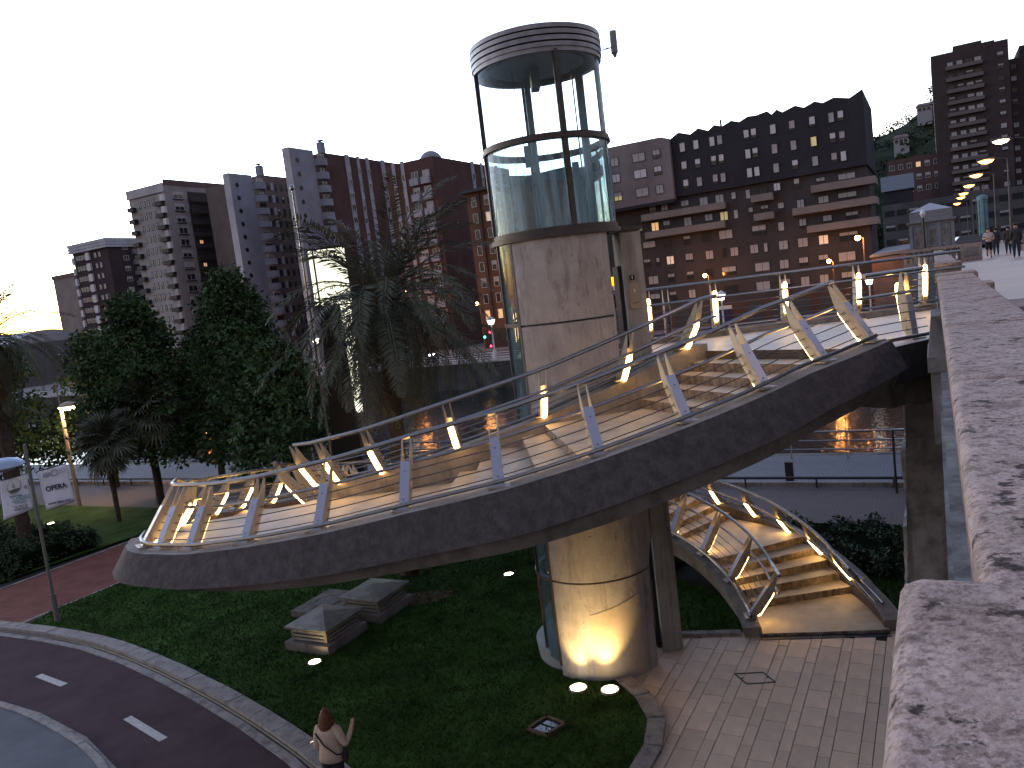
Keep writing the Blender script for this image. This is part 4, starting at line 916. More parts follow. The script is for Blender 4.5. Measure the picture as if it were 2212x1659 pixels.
# --- pale grey block beside the lift
gb=thing('apartment_block',W(-38,117,-.5),'pale mauve grey block with black framed windows right of the lift tower','building','apartment blocks across the river')
GP=wallm('mauve_render',(.20,.18,.19))
mb=MB(); q=[(-46,27.6),(-46,18.4),(-32.75,18.5),(-32.75,27.1),(-34.0,27.55)]
a=[W(s,117.2,z) for s,z in q]; b=[W(s,130,z) for s,z in q]; n=5
mb.add(a+b,[tuple(range(n)),tuple(range(2*n-1,n-1,-1))]+[(k,(k+1)%n,n+(k+1)%n,n+k) for k in range(n)]); mb.build('wall',[GP],gb,fix=True)
Fg=front(gb,117.2)
for z in (25.3,22.9,20.2):
    for s,w in ((-41.3,1.3),(-37.5,2.0),(-34.8,1.2)): Fg.win(s,z,w,1.3,blind=rnd.choice([1,1,.6,.5]),white=z==22.9,kind='lity' if (z==20.2 and s==-41.3) else 'n')
Fg.box('overhang',-46,-32.8,18.0,18.45,-.6,-.02,DK)
# --- brown brick house behind the lift
br=thing('apartment_block',W(-60,118,-.5),'narrow orange brown block with black eaves left of the lift tower','building','apartment blocks across the river')
BR=wallm('orange_brick',(.13,.072,.05)); block(br,-64.6,-47,112,124,-.5,24.2,BR)
mb=MB(); mb.hexa([W(-65.4,111.2,24.2),W(-47,111.2,24.2),W(-47,124,24.2),W(-65.4,124,24.2),W(-65,111.4,24.6),W(-47,111.4,25.2),W(-47,124,26),W(-65,124,25.6)]); mb.build('roof',[FRAMED],br,fix=True)
Fb=front(br,112)
for r in range(8):
    z=22.7-2.55*r
    for s,w in ((-63.3,.9),(-61.0,.9),(-58.8,.9),(-56.4,.9)):
        Fb.win(s,z,w,1.5,blind=rnd.choice([0,0,.4,.5]),fr='w',kind='litc' if (r,s) in((1,-61.0),) else ('lit' if (r,s) in((7,-61.0),(7,-63.3)) else 'n'))
    Fb.box('corner_bay',-62.35,-62.15,z-1.2,z+1.2,.0,.35,DK2)
sb=side(br,-64.6)
Fb.box('ground_floor',-64.6,-47,-.5,2.6,.02,.25,wallm('dark_base',(.06,.045,.04)))
# --- red brick tower with white strips (right one)
RED=wallm('red_brick',(.098,.060,.058)); WST=mat('white_spandrel',(.30,.30,.36),.8,var=.1,vscale=.6)
def redtower(s0,s1,t0,t1,H,label,cols_front,cols_side,domes,rows0,nrow,rbays=()):
    o=thing('apartment_block',W((s0+s1)/2,(t0+t1)/2,-.5),label,'building','apartment blocks across the river'); block(o,s0,s1,t0,t1,-.5,H,RED)
    f=front(o,t0); g=side(o,s1)
    for F_,cols in ((f,cols_front),(g,cols_side)):
        for u,w in cols:
            F_.box('spandrel_strip',u-w/2,u+w/2,2.5,H+.25,.0,.10,WST)
            for r in range(nrow):
                z=rows0-2.65*r
                F_.win(u,z,w*.92,1.25,blind=rnd.choice([0,0,.3,.5,1]),fr='w',out=.11)
    for u,w in rbays:
        for r in range(nrow):
            z=rows0-2.65*r; bx=f.box('balcony',u-w/2,u+w/2,z-1.7,z-.55,.0,.7,WST); f.win(u,z,w*.8,1.2,blind=rnd.choice([0,.5,1]),fr='w',kind='n')
    for s_,t_,r_ in domes:
        mb=MB(); mb.lathe(W(s_,t_,H-.3),[(r_,0)]+[(r_*math.cos(a),r_*math.sin(a)) for a in np.linspace(0,1.5,8)],20); mb.build('roof_dome',[mat('dome_grey',(.25,.25,.29),.7)],o,smooth=True)
    return o
redtower(-83.5,-73.6,118,146,32.4,'red brick tower with a grey domed roof just left of the lift',[(-81.8,.7),(-79.9,.7)],[(131.2,1.1),(134.6,.8),(137.0,1.0),(140.5,1.0)],[(-76.5,122,2.1),(-85,131,2.6)],29.8,10,[(-77.6,1.7),(-75.3,1.7)])
redtower(-111.5,-107.2,130.5,165,40.6,'tall red brick block with pale window strips beside the blue grey slab',[],[(138.1,1.5),(141.8,1.0),(145.0,1.2),(150.6,1.4)],[],37.8,13)
# --- blue grey stair slabs with round windows
BLU=wallm('blue_grey_concrete',(.25,.265,.33),stain=.85); BLL=wallm('pale_blue_concrete',(.40,.41,.46),stain=.9)
PORT=mat('porthole_dark',(.012,.012,.016),.3)
def slab(s0,s1,t0,t1,H,label,circ_t,c0,nb,bal_t):
    o=thing('apartment_block',W((s0+s1)/2,(t0+t1)/2,-.5),label,'building','apartment blocks across the river')
    block(o,s0,s1,t0,t1,-.5,H,BLU); f=front(o,t0); f.box('end_panel',s0,s1,-.5,H+.02,.0,.06,BLL)
    g=side(o,s1); mb=MB(); X,Z=g.d,UP
    mb.add([g.d*.48*math.cos(a)+UP*.48*math.sin(a)+g.n*.03 for a in np.linspace(0,6.283,17)[:-1]]+[g.d*.48*math.cos(a)+UP*.48*math.sin(a) for a in np.linspace(0,6.283,17)[:-1]],[tuple(range(16))]+[(k,16+k,16+(k+1)%16,(k+1)%16) for k in range(16)])
    me=mb.mesh('round_window',[PORT])
    for r in range(nb): inst(me,'round_window',o,g.p(circ_t,c0-2.65*r,.005))
    # column of rounded balconies
    for r in range(nb):
        z=c0+.6-2.65*r; c=W(s1-.4,bal_t,0); mb=MB(); mb.lathe(c,[(1.75,z-1.2),(1.75,z+.15),(1.62,z+.15),(1.62,z-1.1)],20,a0=-R_(28)-1.5,a1=-R_(28)+1.6); mb.lathe(c,[(.01,z-1.2),(1.74,z-1.2)],20,a0=-R_(28)-1.5,a1=-R_(28)+1.6)
        mb.build('balcony',[BLU],o,smooth=True)
        g.win(bal_t,z-1.95+2.65-.1,1.9,1.1,blind=rnd.choice([0,.4,.7]),fr='w' if r%3==0 else 'd',out=.35)
    return o
slab(-108.3,-106.6,120.2,127.0,40.5,'taller blue grey concrete slab pierced by a column of round windows','',38.2,13,128.6) if False else slab(-108.3,-106.6,120.2,127.0,40.5,'taller blue grey concrete slab pierced by a column of round windows',122.1,38.2,13,128.7)
slab(-126.4,-124.7,121.8,128.0,39.0,'lower blue grey concrete slab with round windows beside the grey tower',123.6,36.7,13,129.7)
bc=thing('apartment_block',W(-130,136,-.5),'brownish block of small dark windows between the two blue grey slabs','building','apartment blocks across the river')
BRN=wallm('brown_concrete',(.16,.128,.125)); block(bc,-142,-125.3,131.2,150,-.5,39.4,BRN); g=side(bc,-125.3)
for r in range(14):
    z=37.0-2.65*r
    for u in (133.0,135.2,137.0,138.8,140.6): 
        g.win(u,z,.75,1.35,blind=rnd.choice([0,0,0,.4])); 
    if r%1==0: g.box('spandrel',133.8,134.6,z-.7,z+.9,.0,.08,WST)
for s_,t_,z_ in ((-126.5,132.5,39.4),(-108,131.3,40.6)):
    mb=MB(); mb.stbox(s_-.6,s_+.6,t_-.6,t_+.6,z_-.2,z_+2.2); mb.stbox(s_-.7,s_+.7,t_-.7,t_+.7,z_+2.5,z_+2.6); mb.build('roof_vent',[BLU],bc)
# --- grey tower
gt=thing('apartment_block',W(-154,134,-.5),'tall grey apartment tower with dark central balconies and brown parapet','building','apartment blocks across the river')
GT=wallm('grey_render',(.26,.245,.26)); GTF=wallm('grey_render_light',(.33,.32,.335))
block(gt,-159.8,-148,125,144,-.5,41,GT); f=front(gt,125); g=side(gt,-148)
f.box('front_skin',-159.8,-148,5,40.8,.0,.05,GTF); f.box('parapet',-160,-147.9,39.4,41.3,.05,.4,wallm('pale_band',(.42,.42,.45)))
g.box('parapet',125,144.2,40.9,42.1,.0,.12,wallm('brown_band',(.14,.10,.095)))
for r in range(14):
    z=37.6-2.6*r
    for u in (-156.3,-154.9,-153.4,-151.9): f.win(u,z,.62,1.45,blind=rnd.choice([0,.5,.9]),out=.05)
    f.box('balcony',-150.6,-148.3,z-1.1,z-.2,.05,1.1,FRAMED); f.box('balcony',-159.6,-157.8,z-1.1,z-.2,.05,1.1,FRAMED); f.box('enclosed_bay',-148.9,-147.9,z-.2,z+1.2,.05,.8,BLINDW if r in(0,1,2,4) else BLIND)
    zz=38.7-2.6*r
    for u in (128.5,140.3): g.win(u,zz,2.5,1.45,blind=rnd.choice([0,0,.4,.8]),fr='w',kind='litc' if (r==6 and u>135) else 'n'); g.box('sill',u-1.35,u+1.35,zz-.95,zz-.75,.0,.25,FRAMED)
    g.box('loggia',131.2,137.4,zz-1.25,zz+1.0,.01,.06,wallm('loggia_dark',(.055,.048,.05)) if r==0 else bpy.data.materials['loggia_dark']); g.box('balcony',131.1,137.5,zz-1.3,zz-.4,.06,.8,bpy.data.materials['loggia_dark'])
    if r in (4,6): g.win(133.0,zz,1.1,1.0,kind='lit',out=.07)
f.box('base',-160,-148,-.5,5,.0,.2,wallm('base_brown',(.16,.11,.095)))
for k in range(4):
    f.win(-157+2.2*k,3.2,.8,1.4,kind='lit' if k in(1,2,3) else 'n',out=.2)
# --- dark brown block
db=thing('apartment_block',W(-182,134,-.5),'dark brown block with striped pale cornice and white balconies at far left','building','apartment blocks across the river')
DB=wallm('dark_brown_brick',(.055,.042,.048)); block(db,-189,-175.5,129,146,-.5,31,DB); f=front(db,129); g=side(db,-175.5)
for z0,z1,m in ((31,31.6,BLL),(31.7,32.3,BLL),(32.4,33.2,BLL)):
    mb=MB(); mb.stbox(-189.8,-175,128.3,146,z0,z1); mb.build('cornice',[m],db)
mb=MB(); mb.stbox(-189,-175.6,129,146,30.9,33.0); mb.build('cornice_core',[mat('cornice_blue',(.08,.09,.17),.7)],db)
for r in range(12):
    z=29.7-2.6*r
    for u in (-187.6,-186.6,-185.6,-184.6): f.win(u,z,.6,1.1,blind=rnd.choice([0,.5]),fr='w')
    f.box('balcony',-183.6,-182.3,z-.9,z+.9,.0,.5,BLINDW); f.box('balcony',-189.2,-188.4,z-1.4,z+.3,.0,.5,BLINDW)
    for u in (-180.4,-178.8): f.win(u,z,.7,1.1,blind=.5,fr='w')
    g.win(133.7,z+1.2,1.5,1.2,blind=rnd.choice([.5,1,0]),fr='w'); g.box('balcony',135.4,139.6,z-.5,z+.7,.0,.8,PALEB); g.box('loggia',135.5,139.4,z+.7,z+1.9,.01,.03,FRAMED)
fb=thing('apartment_block',W(-222,155,-.5),'plain grey brown block farthest left against the sky','building','apartment blocks across the river'); block(fb,-231,-221,150,170,-.5,28.6,wallm('grey_brown',(.20,.17,.16))); mb=MB(); mb.stbox(-231.2,-220.8,149.8,170,28.6,29.8); mb.build('parapet',[bpy.data.materials['brown_band']],fb)
mbk=thing('apartment_block',W(-170,175,-.5),'dark block of lit windows seen in the gap behind the grey tower','building','apartment blocks across the river'); block(mbk,-172,-150,170,190,-.5,36,DB); g=side(mbk,-150)
for r in range(11):
    for u in (171.5,174,176.5,179): g.win(u,33.5-2.7*r,1.3,1.2,blind=rnd.choice([0,1]),fr='w')
# low pale hall on the left horizon
lh=thing('low_hall',W(-260,120,-.5),'long low hall with a pale curved roof behind the left palm','building'); block(lh,-330,-205,118,140,-.5,10.5,wallm('hall_grey',(.16,.16,.17)))
mb=MB(); secs=[[W(s,118+22*k/10,10.5+3.2*math.sin(math.pi*k/10)) for k in range(11)]+[W(s,140,10.4),W(s,118,10.4)] for s in (-330,-205)]; mb.sweep(secs); mb.build('roof',[mat('hall_roof',(.42,.43,.46),.7)],lh,fix=True)
# --- high towers on the right
HT=wallm('dark_tower',(.06,.047,.049)); HTB=mat('tower_balcony',(.13,.11,.11),.9)
def tower(s0,s1,t0,t1,steps,label,wins,nr,z0,dz=2.75,bals=()):
    o=thing('apartment_block',W((s0+s1)/2,(t0+t1)/2,-.5),label,'building','apartment blocks across the river')
    for a,b,h in steps: block(o,a,b,t0,t1,-.5,h,HT)
    f=front(o,t0); xs=[]
    for r in range(nr):
        z=z0-dz*r
        for u,w in wins: f.win(u,z,w,1.2,blind=rnd.choice([0,.3,.6,1,1]),kind='lit' if rnd.random()<.012 else 'n',fr='d')
        for a,b in bals: f.box('balcony',a,b,z-1.3,z-.45,.0,1.0,HTB); 
    return o
tower(2.2,18.2,230,246,[(2.2,7,52.4),(7,13.0,53.6),(13,15.6,53.0),(15.6,18.3,52.6)],'tall dark brown tower with rows of balconies beyond the bridge kiosk',[(6.2,1.3),(8.2,1.3),(10.2,1.5),(12.0,1.5),(16.6,1.3)],17,49.5,2.75,[(5.2,13.0)])
tower(18.6,45,236,252,[(18.6,21,48.9),(21,45,51.5)],'second dark tower cut by the right edge of the picture',[(19.6,1.2),(22.5,1.4),(25.5,1.4),(28.5,1.4)],17,47,2.75)
lb=thing('office_block',W(4,190,-.5),'low dark office block with ribbon windows behind the stone kiosk','building'); block(lb,-9,26,190,205,-.5,16.5,wallm('office_grey',(.10,.095,.10))); f=front(lb,190)
for r in range(4):
    for k in range(14): f.win(-7.6+2.3*k,14.6-3.0*r,1.9,1.2,blind=rnd.choice([0,0,.4]),kind='litc' if rnd.random()<.03 else 'n')
rh=thing('red_house',W(-1,240,10),'red brick building with a lit window on the slope behind the kiosk','building'); block(rh,-9,3,232,245,-.5,29.5,RED); f=front(rh,232)
for r in range(3):
    for k in range(6): f.win(-8+2*k,27.5-3*r,1.1,1.3,fr='w',blind=rnd.choice([0,.5]),kind='lit' if (r==0 and k==3) else 'n')
wh=thing('hut_roof',W(-6,215,10),'pale blue flat roofed hut beside the dark block','building'); block(wh,-9.5,-3.5,214,222,-.5,20.8,DK); mb=MB(); mb.stbox(-10,-3,213.5,222.5,20.8,24.2); mb.build('roof',[mat('pale_roof',(.22,.25,.32),.8)],wh)
# --- hill with scrub and houses
mb=MB(); ns,nt_=40,14
vs=[]; rh_=np.random.default_rng(4)
for j in range(nt_+1):
    for i in range(ns+1):
        s=-160+360*i/ns; t=300+320*j/nt_; u=j/nt_; base=10+90*(math.sin(min(1,u*1.15)*math.pi/2))*(0.80+.22*math.tanh((s+10)/40)+ .05*math.sin(s*.11))
        vs.append(W(s,t,base+rh_.normal(0,1.6)))
mb.add(vs,[(j*(ns+1)+i,j*(ns+1)+i+1,(j+1)*(ns+1)+i+1,(j+1)*(ns+1)+i) for j in range(nt_) for i in range(ns)])
hl=mb.build('hill',[mat('hill_scrub',(.016,.022,.014),.95,var=.5,vscale=.08,spec=.02)],smooth=True); hl['kind']='structure'
cs=[];rs=[]
for k in range(2600):
    i=rh_.integers(0,len(vs)); p=vs[i]+V(rh_.normal(0,6),rh_.normal(0,6),.6); 
    if -60<p@NS<40: cs.append(p); rs.append(rh_.uniform(1.2,2.8))
me=quadmesh('scrub',leafcards(cs,rs,26,1.2,77),mat('hill_leaf',(.012,.018,.009),.9,spec=.05)); q=bpy.data.objects.new('hill_trees',me); COL.objects.link(q); tag(q,'dark wooded slope of the hill beyond the towers','trees',None,'stuff')
for (s_,t_,z_,lab) in ((0.2,420,66.5,'white house high on the wooded hill'),(-9.5,400,52,'row of white houses on the hill behind the dark block')):
    h=thing('hill_house',W(s_,t_,z_),lab,'house'); mb=MB(); mb.stbox(s_-3,s_+3,t_,t_+6,z_-6,z_+2.5); mb.build('wall',[mat('house_white',(.24,.24,.27),.8)],h); mb=MB(); mb.hexa([W(s_-3.4,t_-.5,z_+2.5),W(s_+3.4,t_-.5,z_+2.5),W(s_+3.4,t_+6,z_+2.5),W(s_-3.4,t_+6,z_+2.5),W(s_-2.4,t_+2.5,z_+4),W(s_+2.4,t_+2.5,z_+4),W(s_+2.4,t_+3.5,z_+4),W(s_-2.4,t_+3.5,z_+4)]); mb.build('roof',[BRN],h)
    ff=front(h,t_)
    for k in (-1.8,0,1.8): ff.win(s_+k,z_+1.0,1.2,1.4)

for root_,s_,t_,z_,h_ in ((bd,-19.2,121,28.0,3.4),(bd,-30,123,27.5,1.8),(gt,-152,132,42,2.6),(gt,-156,135,42,1.8),(br,-57,118,25,2.2)):
    mb=MB(); mb.tube([W(s_,t_,z_),W(s_,t_,z_+h_)],.035,4)
    for k in range(4): mb.box(W(s_,t_,z_+h_-.15-.3*k),(1.0-.15*k,.03,.03),(NS,NT,UP))
    mb.build('aerial',[FRAMED],root_)
# ================================================================ SMALL THINGS ON THE LAWN AND PROMENADE
UPL=emis('uplight_glow',(1,.80,.52),26)
def uplight(x,y,label,r=.15,spot=0,aim=(0,0,1),group='lights set in the lawn',z=.06,size=60,blend=.6):
    o=thing('ground_uplight',(x,y,z),label,'uplight',group); mb=MB(); mb.lathe(V(x,y,z),[(r*1.22,-.05),(r*1.22,.02),(r*1.02,.03),(r*1.02,.0)],24); mb.build('housing',[STEEL_F],o,smooth=True)
    mb=MB(); mb.lathe(V(x,y,z),[(r,.012),(r*.6,.03),(.005,.035)],24); mb.build('lens',[UPL],o,smooth=True)
    if spot:
        l=bpy.data.lights.new('uplight_beam','SPOT'); l.energy=spot*KE; l.color=(1,.66,.25); l.spot_size=R_(size); l.spot_blend=blend; l.shadow_soft_size=.06
        lo=bpy.data.objects.new('uplight_beam',l); COL.objects.link(lo); lo.parent=o; lo.location=(0,0,.06); lo.rotation_euler=Vector((-aim[0],-aim[1],-aim[2])).to_track_quat('Z','Y').to_euler()
uplight(.53,14.28,'left of the pair of bright uplights at the foot of the lift tower',spot=270,aim=(.08,.35,1),size=84,blend=1)
uplight(1.10,14.06,'right of the pair of bright uplights at the foot of the lift tower',spot=390,aim=(.0,.35,1),size=84,blend=1)
uplight(-.72,20.9,'lone uplight in the lawn left of the tower under the stair',r=.12,spot=3)
uplight(-5.06,16.86,'uplight glowing against the base of the nearer vent box',r=.13,spot=22,aim=(.15,.6,.8),size=110,blend=1)
uplight(-3.42,19.75,'small uplight at the right end of the farther vent box',r=.07,spot=3)
uplight(-4.25,13.5,'uplight in the lawn partly hidden behind the woman',r=.10,spot=5)
uplight(-20.9,34.6,'orange uplight in the grass under the white banner',r=.16,spot=6,z=.06)
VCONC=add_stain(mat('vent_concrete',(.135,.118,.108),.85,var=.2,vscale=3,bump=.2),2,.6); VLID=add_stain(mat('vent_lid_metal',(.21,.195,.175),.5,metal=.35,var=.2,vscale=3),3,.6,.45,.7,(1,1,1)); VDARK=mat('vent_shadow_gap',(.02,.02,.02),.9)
def vent(s0,s1,t0,t1,label,z=.0):
    c=W((s0+s1)/2,(t0+t1)/2,z); o=thing('vent_box',c,label,'vent','ventilation boxes on the lawn')
    mb=MB(); mb.stbox(s0,s1,t0,t1,-.05,.25); mb.build('plinth',[VCONC],o,bevel=.015)
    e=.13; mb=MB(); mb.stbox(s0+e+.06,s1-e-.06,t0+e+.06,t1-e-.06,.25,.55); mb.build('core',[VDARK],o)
    for k in range(3):
        mb=MB(); z0=.27+.085*k; mb.stbox(s0+e,s1-e,t0+e,t0+e+.05,z0,z0+.05); mb.stbox(s0+e,s1-e,t1-e-.05,t1-e,z0,z0+.05); mb.stbox(s0+e,s0+e+.05,t0+e+.05,t1-e-.05,z0,z0+.05); mb.stbox(s1-e-.05,s1-e,t0+e+.05,t1-e-.05,z0,z0+.05); mb.build('louvre',[STEEL_F],o)
    mb=MB(); 
    for a,b in ((s0+e,t0+e),(s1-e-.07,t0+e),(s0+e,t1-e-.07),(s1-e-.07,t1-e-.07)): mb.stbox(a-.003,a+.073,b-.003,b+.073,.25,.55)
    mb.build('corner_posts',[VLID],o)
    mb=MB(); q=[(s0+.03,t0+.03),(s1-.03,t0+.03),(s1-.03,t1-.03),(s0+.03,t1-.03)]; lo=[W(a,b,.55) for a,b in q]; up=[W(a,b,.60) for a,b in q]; ap=W((s0+s1)/2,(t0+t1)/2,.76)
    mb.add(lo+up+[ap],[(3,2,1,0),(0,1,5,4),(1,2,6,5),(2,3,7,6),(3,0,4,7),(4,5,8),(5,6,8),(6,7,8),(7,4,8)]); mb.build('pyramid_lid',[VLID],o)
vent(-13.69,-12.38,12.8,14.2,'nearer low concrete vent box with louvres, lit at its corner by an uplight')
vent(-13.55,-12.25,14.55,15.95,'farther low concrete vent box with louvres and a worn pyramid lid')
sl_=thing('concrete_slab',W(-14.5,15,0),'flat square concrete slab with a round cover behind the vent boxes','slab'); mb=MB(); mb.stbox(-15.0,-13.75,14.4,15.9,-.05,.22); mb.build('slab',[VCONC],sl_,bevel=.015)
mb=MB(); mb.lathe(W(-14.4,15.15,.22),[(.38,0),(.38,.015),(.34,.015),(.34,.006),(.01,.006)],28); mb.build('round_cover',[VCONC],sl_,smooth=True)
ep=[(-2.95+.75*math.cos(a)*(1+.15*math.sin(3*a)),20.0+.45*math.sin(a)) for a in np.linspace(0,6.28,20)[:-1]]; sheet('bare_earth',ep,.055,mat('bare_soil',(.10,.065,.045),.95,var=.3,vscale=4,spec=.05))
# flat glazed tray in the lawn
tr=thing('ground_light_tray',(-.15,13.08,.05),'rectangular dark glazed frame set flush in the lawn before the lift tower','ground hatch')
c4=[V(-.47,13.05,0),V(-.15,12.80,0),V(.20,13.08,0),V(-.12,13.38,0)]
mb=MB()
for a,b in zip(c4,c4[1:]+c4[:1]):
    e=b-a; L=np.linalg.norm(e); e/=L; mb.box((a+b)/2+V(0,0,.05),(L+.05,.05,.11),(e,V(-e[1],e[0],0),UP))
mb.build('frame',[mat('tray_frame',(.10,.065,.045),.7)],tr)
mb=MB(); mb.add([p+V(0,0,.07) for p in c4],[(0,1,2,3)]); mb.build('glass',[mat('tray_glass',(.02,.022,.03),.15,spec=.6)],tr)
mb=MB(); mb.tube([c4[0]*.45+c4[3]*.55+V(0,0,.08),c4[1]*.45+c4[2]*.55+V(0,0,.08)],.01,4); mb.build('glazing_bar',[DARKM],tr)
# banner mast with disc lamp
mast=thing('banner_mast',(-13.45,21.7,0),'slim dark lamp mast carrying two banners beside the cycle road','lamp post'); mb=MB()
mb.tube([V(-13.45,21.7,-.02),V(-13.45,21.7,.85)],.075,10); mb.tube([V(-13.45,21.7,.85),V(-13.42,21.7,5.12)],.045,10); mb.build('pole',[mat('mast_grey',(.16,.15,.14),.5,metal=.4)],mast,smooth=True)
mb=MB(); mb.tube([V(-13.42,21.7,4.62),V(-13.75,21.72,4.52)],.014,5); mb.tube([V(-13.42,21.7,4.48),V(-13.75,21.72,4.52)],.014,5); mb.build('arm',[STEEL],mast)
BLUED=mat('disc_blue_grey',(.30,.36,.50),.4,metal=.2); mb=MB(); mb.lathe(V(-14.08,21.72,4.56),[(.50,0),(.48,.08),(.34,.19),(.15,.24),(.005,.25)],28); dd=mb.build('disc_shade',[BLUED],mast,smooth=True)
mb=MB(); mb.lathe(V(-14.08,21.72,4.55),[(.30,0),(.22,-.10),(.05,-.14),(.005,-.14)],20); mb.build('unlit_bowl',[mat('bowl_glass',(.30,.32,.30),.2)],dd,smooth=True)
CLOTH=mat('banner_cloth',(.60,.60,.68),.8,var=.05,vscale=3); INK=mat('ink_dark',(.035,.03,.06),.8); INKL=mat('ink_lavender',(.40,.38,.52),.8); INKT=mat('ink_teal',(.16,.30,.32),.8); ARTG=mat('print_grey',(.30,.29,.29),.8); ARTD=mat('print_dark',(.10,.095,.10),.8); ARTW=mat('print_pale',(.62,.60,.60),.8)
def banner(TL,TR,BR,BL,label,y):
    c=(np.array(TL)+TR+BR+BL)/4; cc=V(c[0],y,c[1]); o=thing('banner',cc,label,'banner','banners on the mast')
    P=lambda u,v: V(*( (1-u)*(1-v)*np.array(TL)+u*(1-v)*np.array(TR)+u*v*np.array(BR)+(1-u)*v*np.array(BL)))if False else ((1-u)*(1-v)*V(TL[0],0,TL[1])+u*(1-v)*V(TR[0],0,TR[1])+u*v*V(BR[0],0,BR[1])+(1-u)*v*V(BL[0],0,BL[1])+V(0,y+.012*math.sin(5*u+3*v),0))
    n=10; mb=MB(); mb.add([P(i/n,j/n) for j in range(n+1) for i in range(n+1)],[(j*(n+1)+i,j*(n+1)+i+1,(j+1)*(n+1)+i+1,(j+1)*(n+1)+i) for j in range(n) for i in range(n)]); cl=mb.build('cloth',[CLOTH],o,smooth=True)
    sd=cl.modifiers.new('thick','SOLIDIFY'); sd.thickness=.006
    mb=MB(); mb.tube([P(0,0),P(1,0)],.012,5); mb.tube([P(0,1),P(1,1)],.012,5); mb.build('rod',[DARKM],o)
    ex=P(1,.5)-P(0,.5); wd=np.linalg.norm(ex); ex/=wd; ez=P(.5,0)-P(.5,1); ez/=np.linalg.norm(ez); ny=np.cross(ex,ez)
    return o,P,(ex,ez,ny),wd
o,P,fr_,wd=banner((-13.22,4.33),(-12.40,4.45),(-12.36,3.39),(-13.17,3.21),'white right hand banner lettered ABAO and OPERA',21.7)
off=fr_[2]*.028
for txt,u,v,sz,m,b in (('ABA',.30,.155,.155,INK,-.001),('BILBAO',.80,.115,.085,INKL,0),('OPERA',.80,.185,.085,INKL,0),('OPERA',.52,.515,.20,INK,.006),('www.abao.org',.52,.885,.115,INK,.002)):
    q=put_text(txt,sz,P(u,v)+off,fr_,m,o,bold=b)
    if txt=='ABA': q.scale=(.8,1.25,1)
mb=MB(); c=P(.565,.145)+off; ring_=[c+fr_[0]*.085*math.cos(a)+fr_[1]*.085*math.sin(a) for a in np.linspace(0,6.283,25)]; mb.tube(ring_,.007,4); mb.build('lettering',[INK],o)
o,P,fr_,wd=banner((-14.30,4.19),(-13.50,4.30),(-13.52,3.31),(-14.38,3.09),'white left hand banner with a grey print and teal opera title',21.7)
off=fr_[2]*.028
for txt,u,v,sz,m,b in (('GEORGES BIZET',.52,.485,.055,INK,.001),('LES',.20,.63,.05,INKT,0),('PÊCHEURS',.62,.57,.145,INKT,.003),('DE',.33,.71,.05,INKT,0),('PERLES',.60,.675,.135,INKT,.003),('18 / 21 / 24 / 27',.56,.79,.085,INK,.002),('MAIATZA 2019',.56,.865,.085,INK,.003)):
    put_text(txt,sz,P(u,v)+off,fr_,m,o,bold=b)
def disc(c,rx,rz,m,nm,a0=0,a1=6.283,k=22):
    mb=MB(); vs=[c]+[c+fr_[0]*rx*math.cos(a)+fr_[1]*rz*math.sin(a) for a in np.linspace(a0,a1,k)]; mb.add(vs,[(0,i,i+1) for i in range(1,k)]); return mb.build(nm,[m],o)
disc(P(.50,.24)+off*.7,.22,.21,ARTG,'printed_picture'); disc(P(.50,.21)+off*.8,.19,.17,ARTW,'printed_picture'); disc(P(.50,.30)+off*.9,.17,.10,ARTD,'printed_picture',3.3,6.1); 
mb=MB(); a=P(.47,.12)+off; mb.add([a,P(.42,.27)+off,P(.56,.27)+off],[(0,1,2)]); mb.build('printed_picture',[ARTG],o); disc(P(.90,.34)+off,.06,.05,ARTG,'printed_picture')
# lit park lamp
pl=thing('park_lamp',(-21.4,37.9,0),'tall park lamp with a glowing round head among the dark trees','lamp post'); mb=MB(); mb.tube([V(-21.4,37.9,-.02),V(-21.42,37.9,4.7)],[.11,.08],9); mb.tube([V(-21.42,37.9,4.7),V(-21.47,37.9,6.1)],.035,7); mb.build('pole',[mat('pole_tan',(.30,.24,.18),.6)],pl,smooth=True)
c=V(-21.03,37.85,4.82); mb=MB(); mb.lathe(c,[(.43,.06),(.40,.13),(.25,.24),(.005,.30)],24); hd=mb.build('shade',[mat('shade_tan',(.40,.30,.22),.5)],pl,smooth=True)
mb=MB(); mb.lathe(c,[(.43,.06),(.41,.0),(.3,-.08),(.005,-.13)],24); mb.build('glowing_bowl',[emis('park_lamp_bowl',(1,.66,.36),34)],hd,smooth=True)
l=bpy.data.lights.new('park_lamp_light','POINT'); l.energy=480*KE; l.color=(1,.62,.30); l.shadow_soft_size=.3; lo=bpy.data.objects.new('park_lamp_light',l); COL.objects.link(lo); lo.parent=pl; lo.location=(.3,-.15,4.55)
# illuminated pylon with chrome pole
BLK=mat('pylon_black',(.012,.011,.012),.35); BOXL=emis('pylon_lightbox',(1,.97,.72),1.6)
py=thing('lit_pylon',(-5.25,25,0),'tall black pylon with a glowing white light box on top and a bright side strip','pylon')
mb=MB(); mb.hexa([V(-6.1,25,-.1),V(-5.0,25,-.1),V(-5.0,25.6,-.1),V(-6.1,25.6,-.1),V(-5.62,25,7.9),V(-5.0,25,7.9),V(-5.0,25.6,7.9),V(-5.62,25.6,7.9)]); mb.build('body',[BLK],py)
mb=MB(); mb.box(V(-5.24,25.3,8.75),(1.02,.58,1.72)); mb.build('light_box',[BOXL],py)
mb=MB(); 
for x in (-5.60,): mb.box(V(x,24.99,8.75),(.05,.04,1.74))
for z in (7.87,9.63): mb.box(V(-5.24,25.3,z),(1.06,.62,.05))
mb.build('frame',[BLK],py)
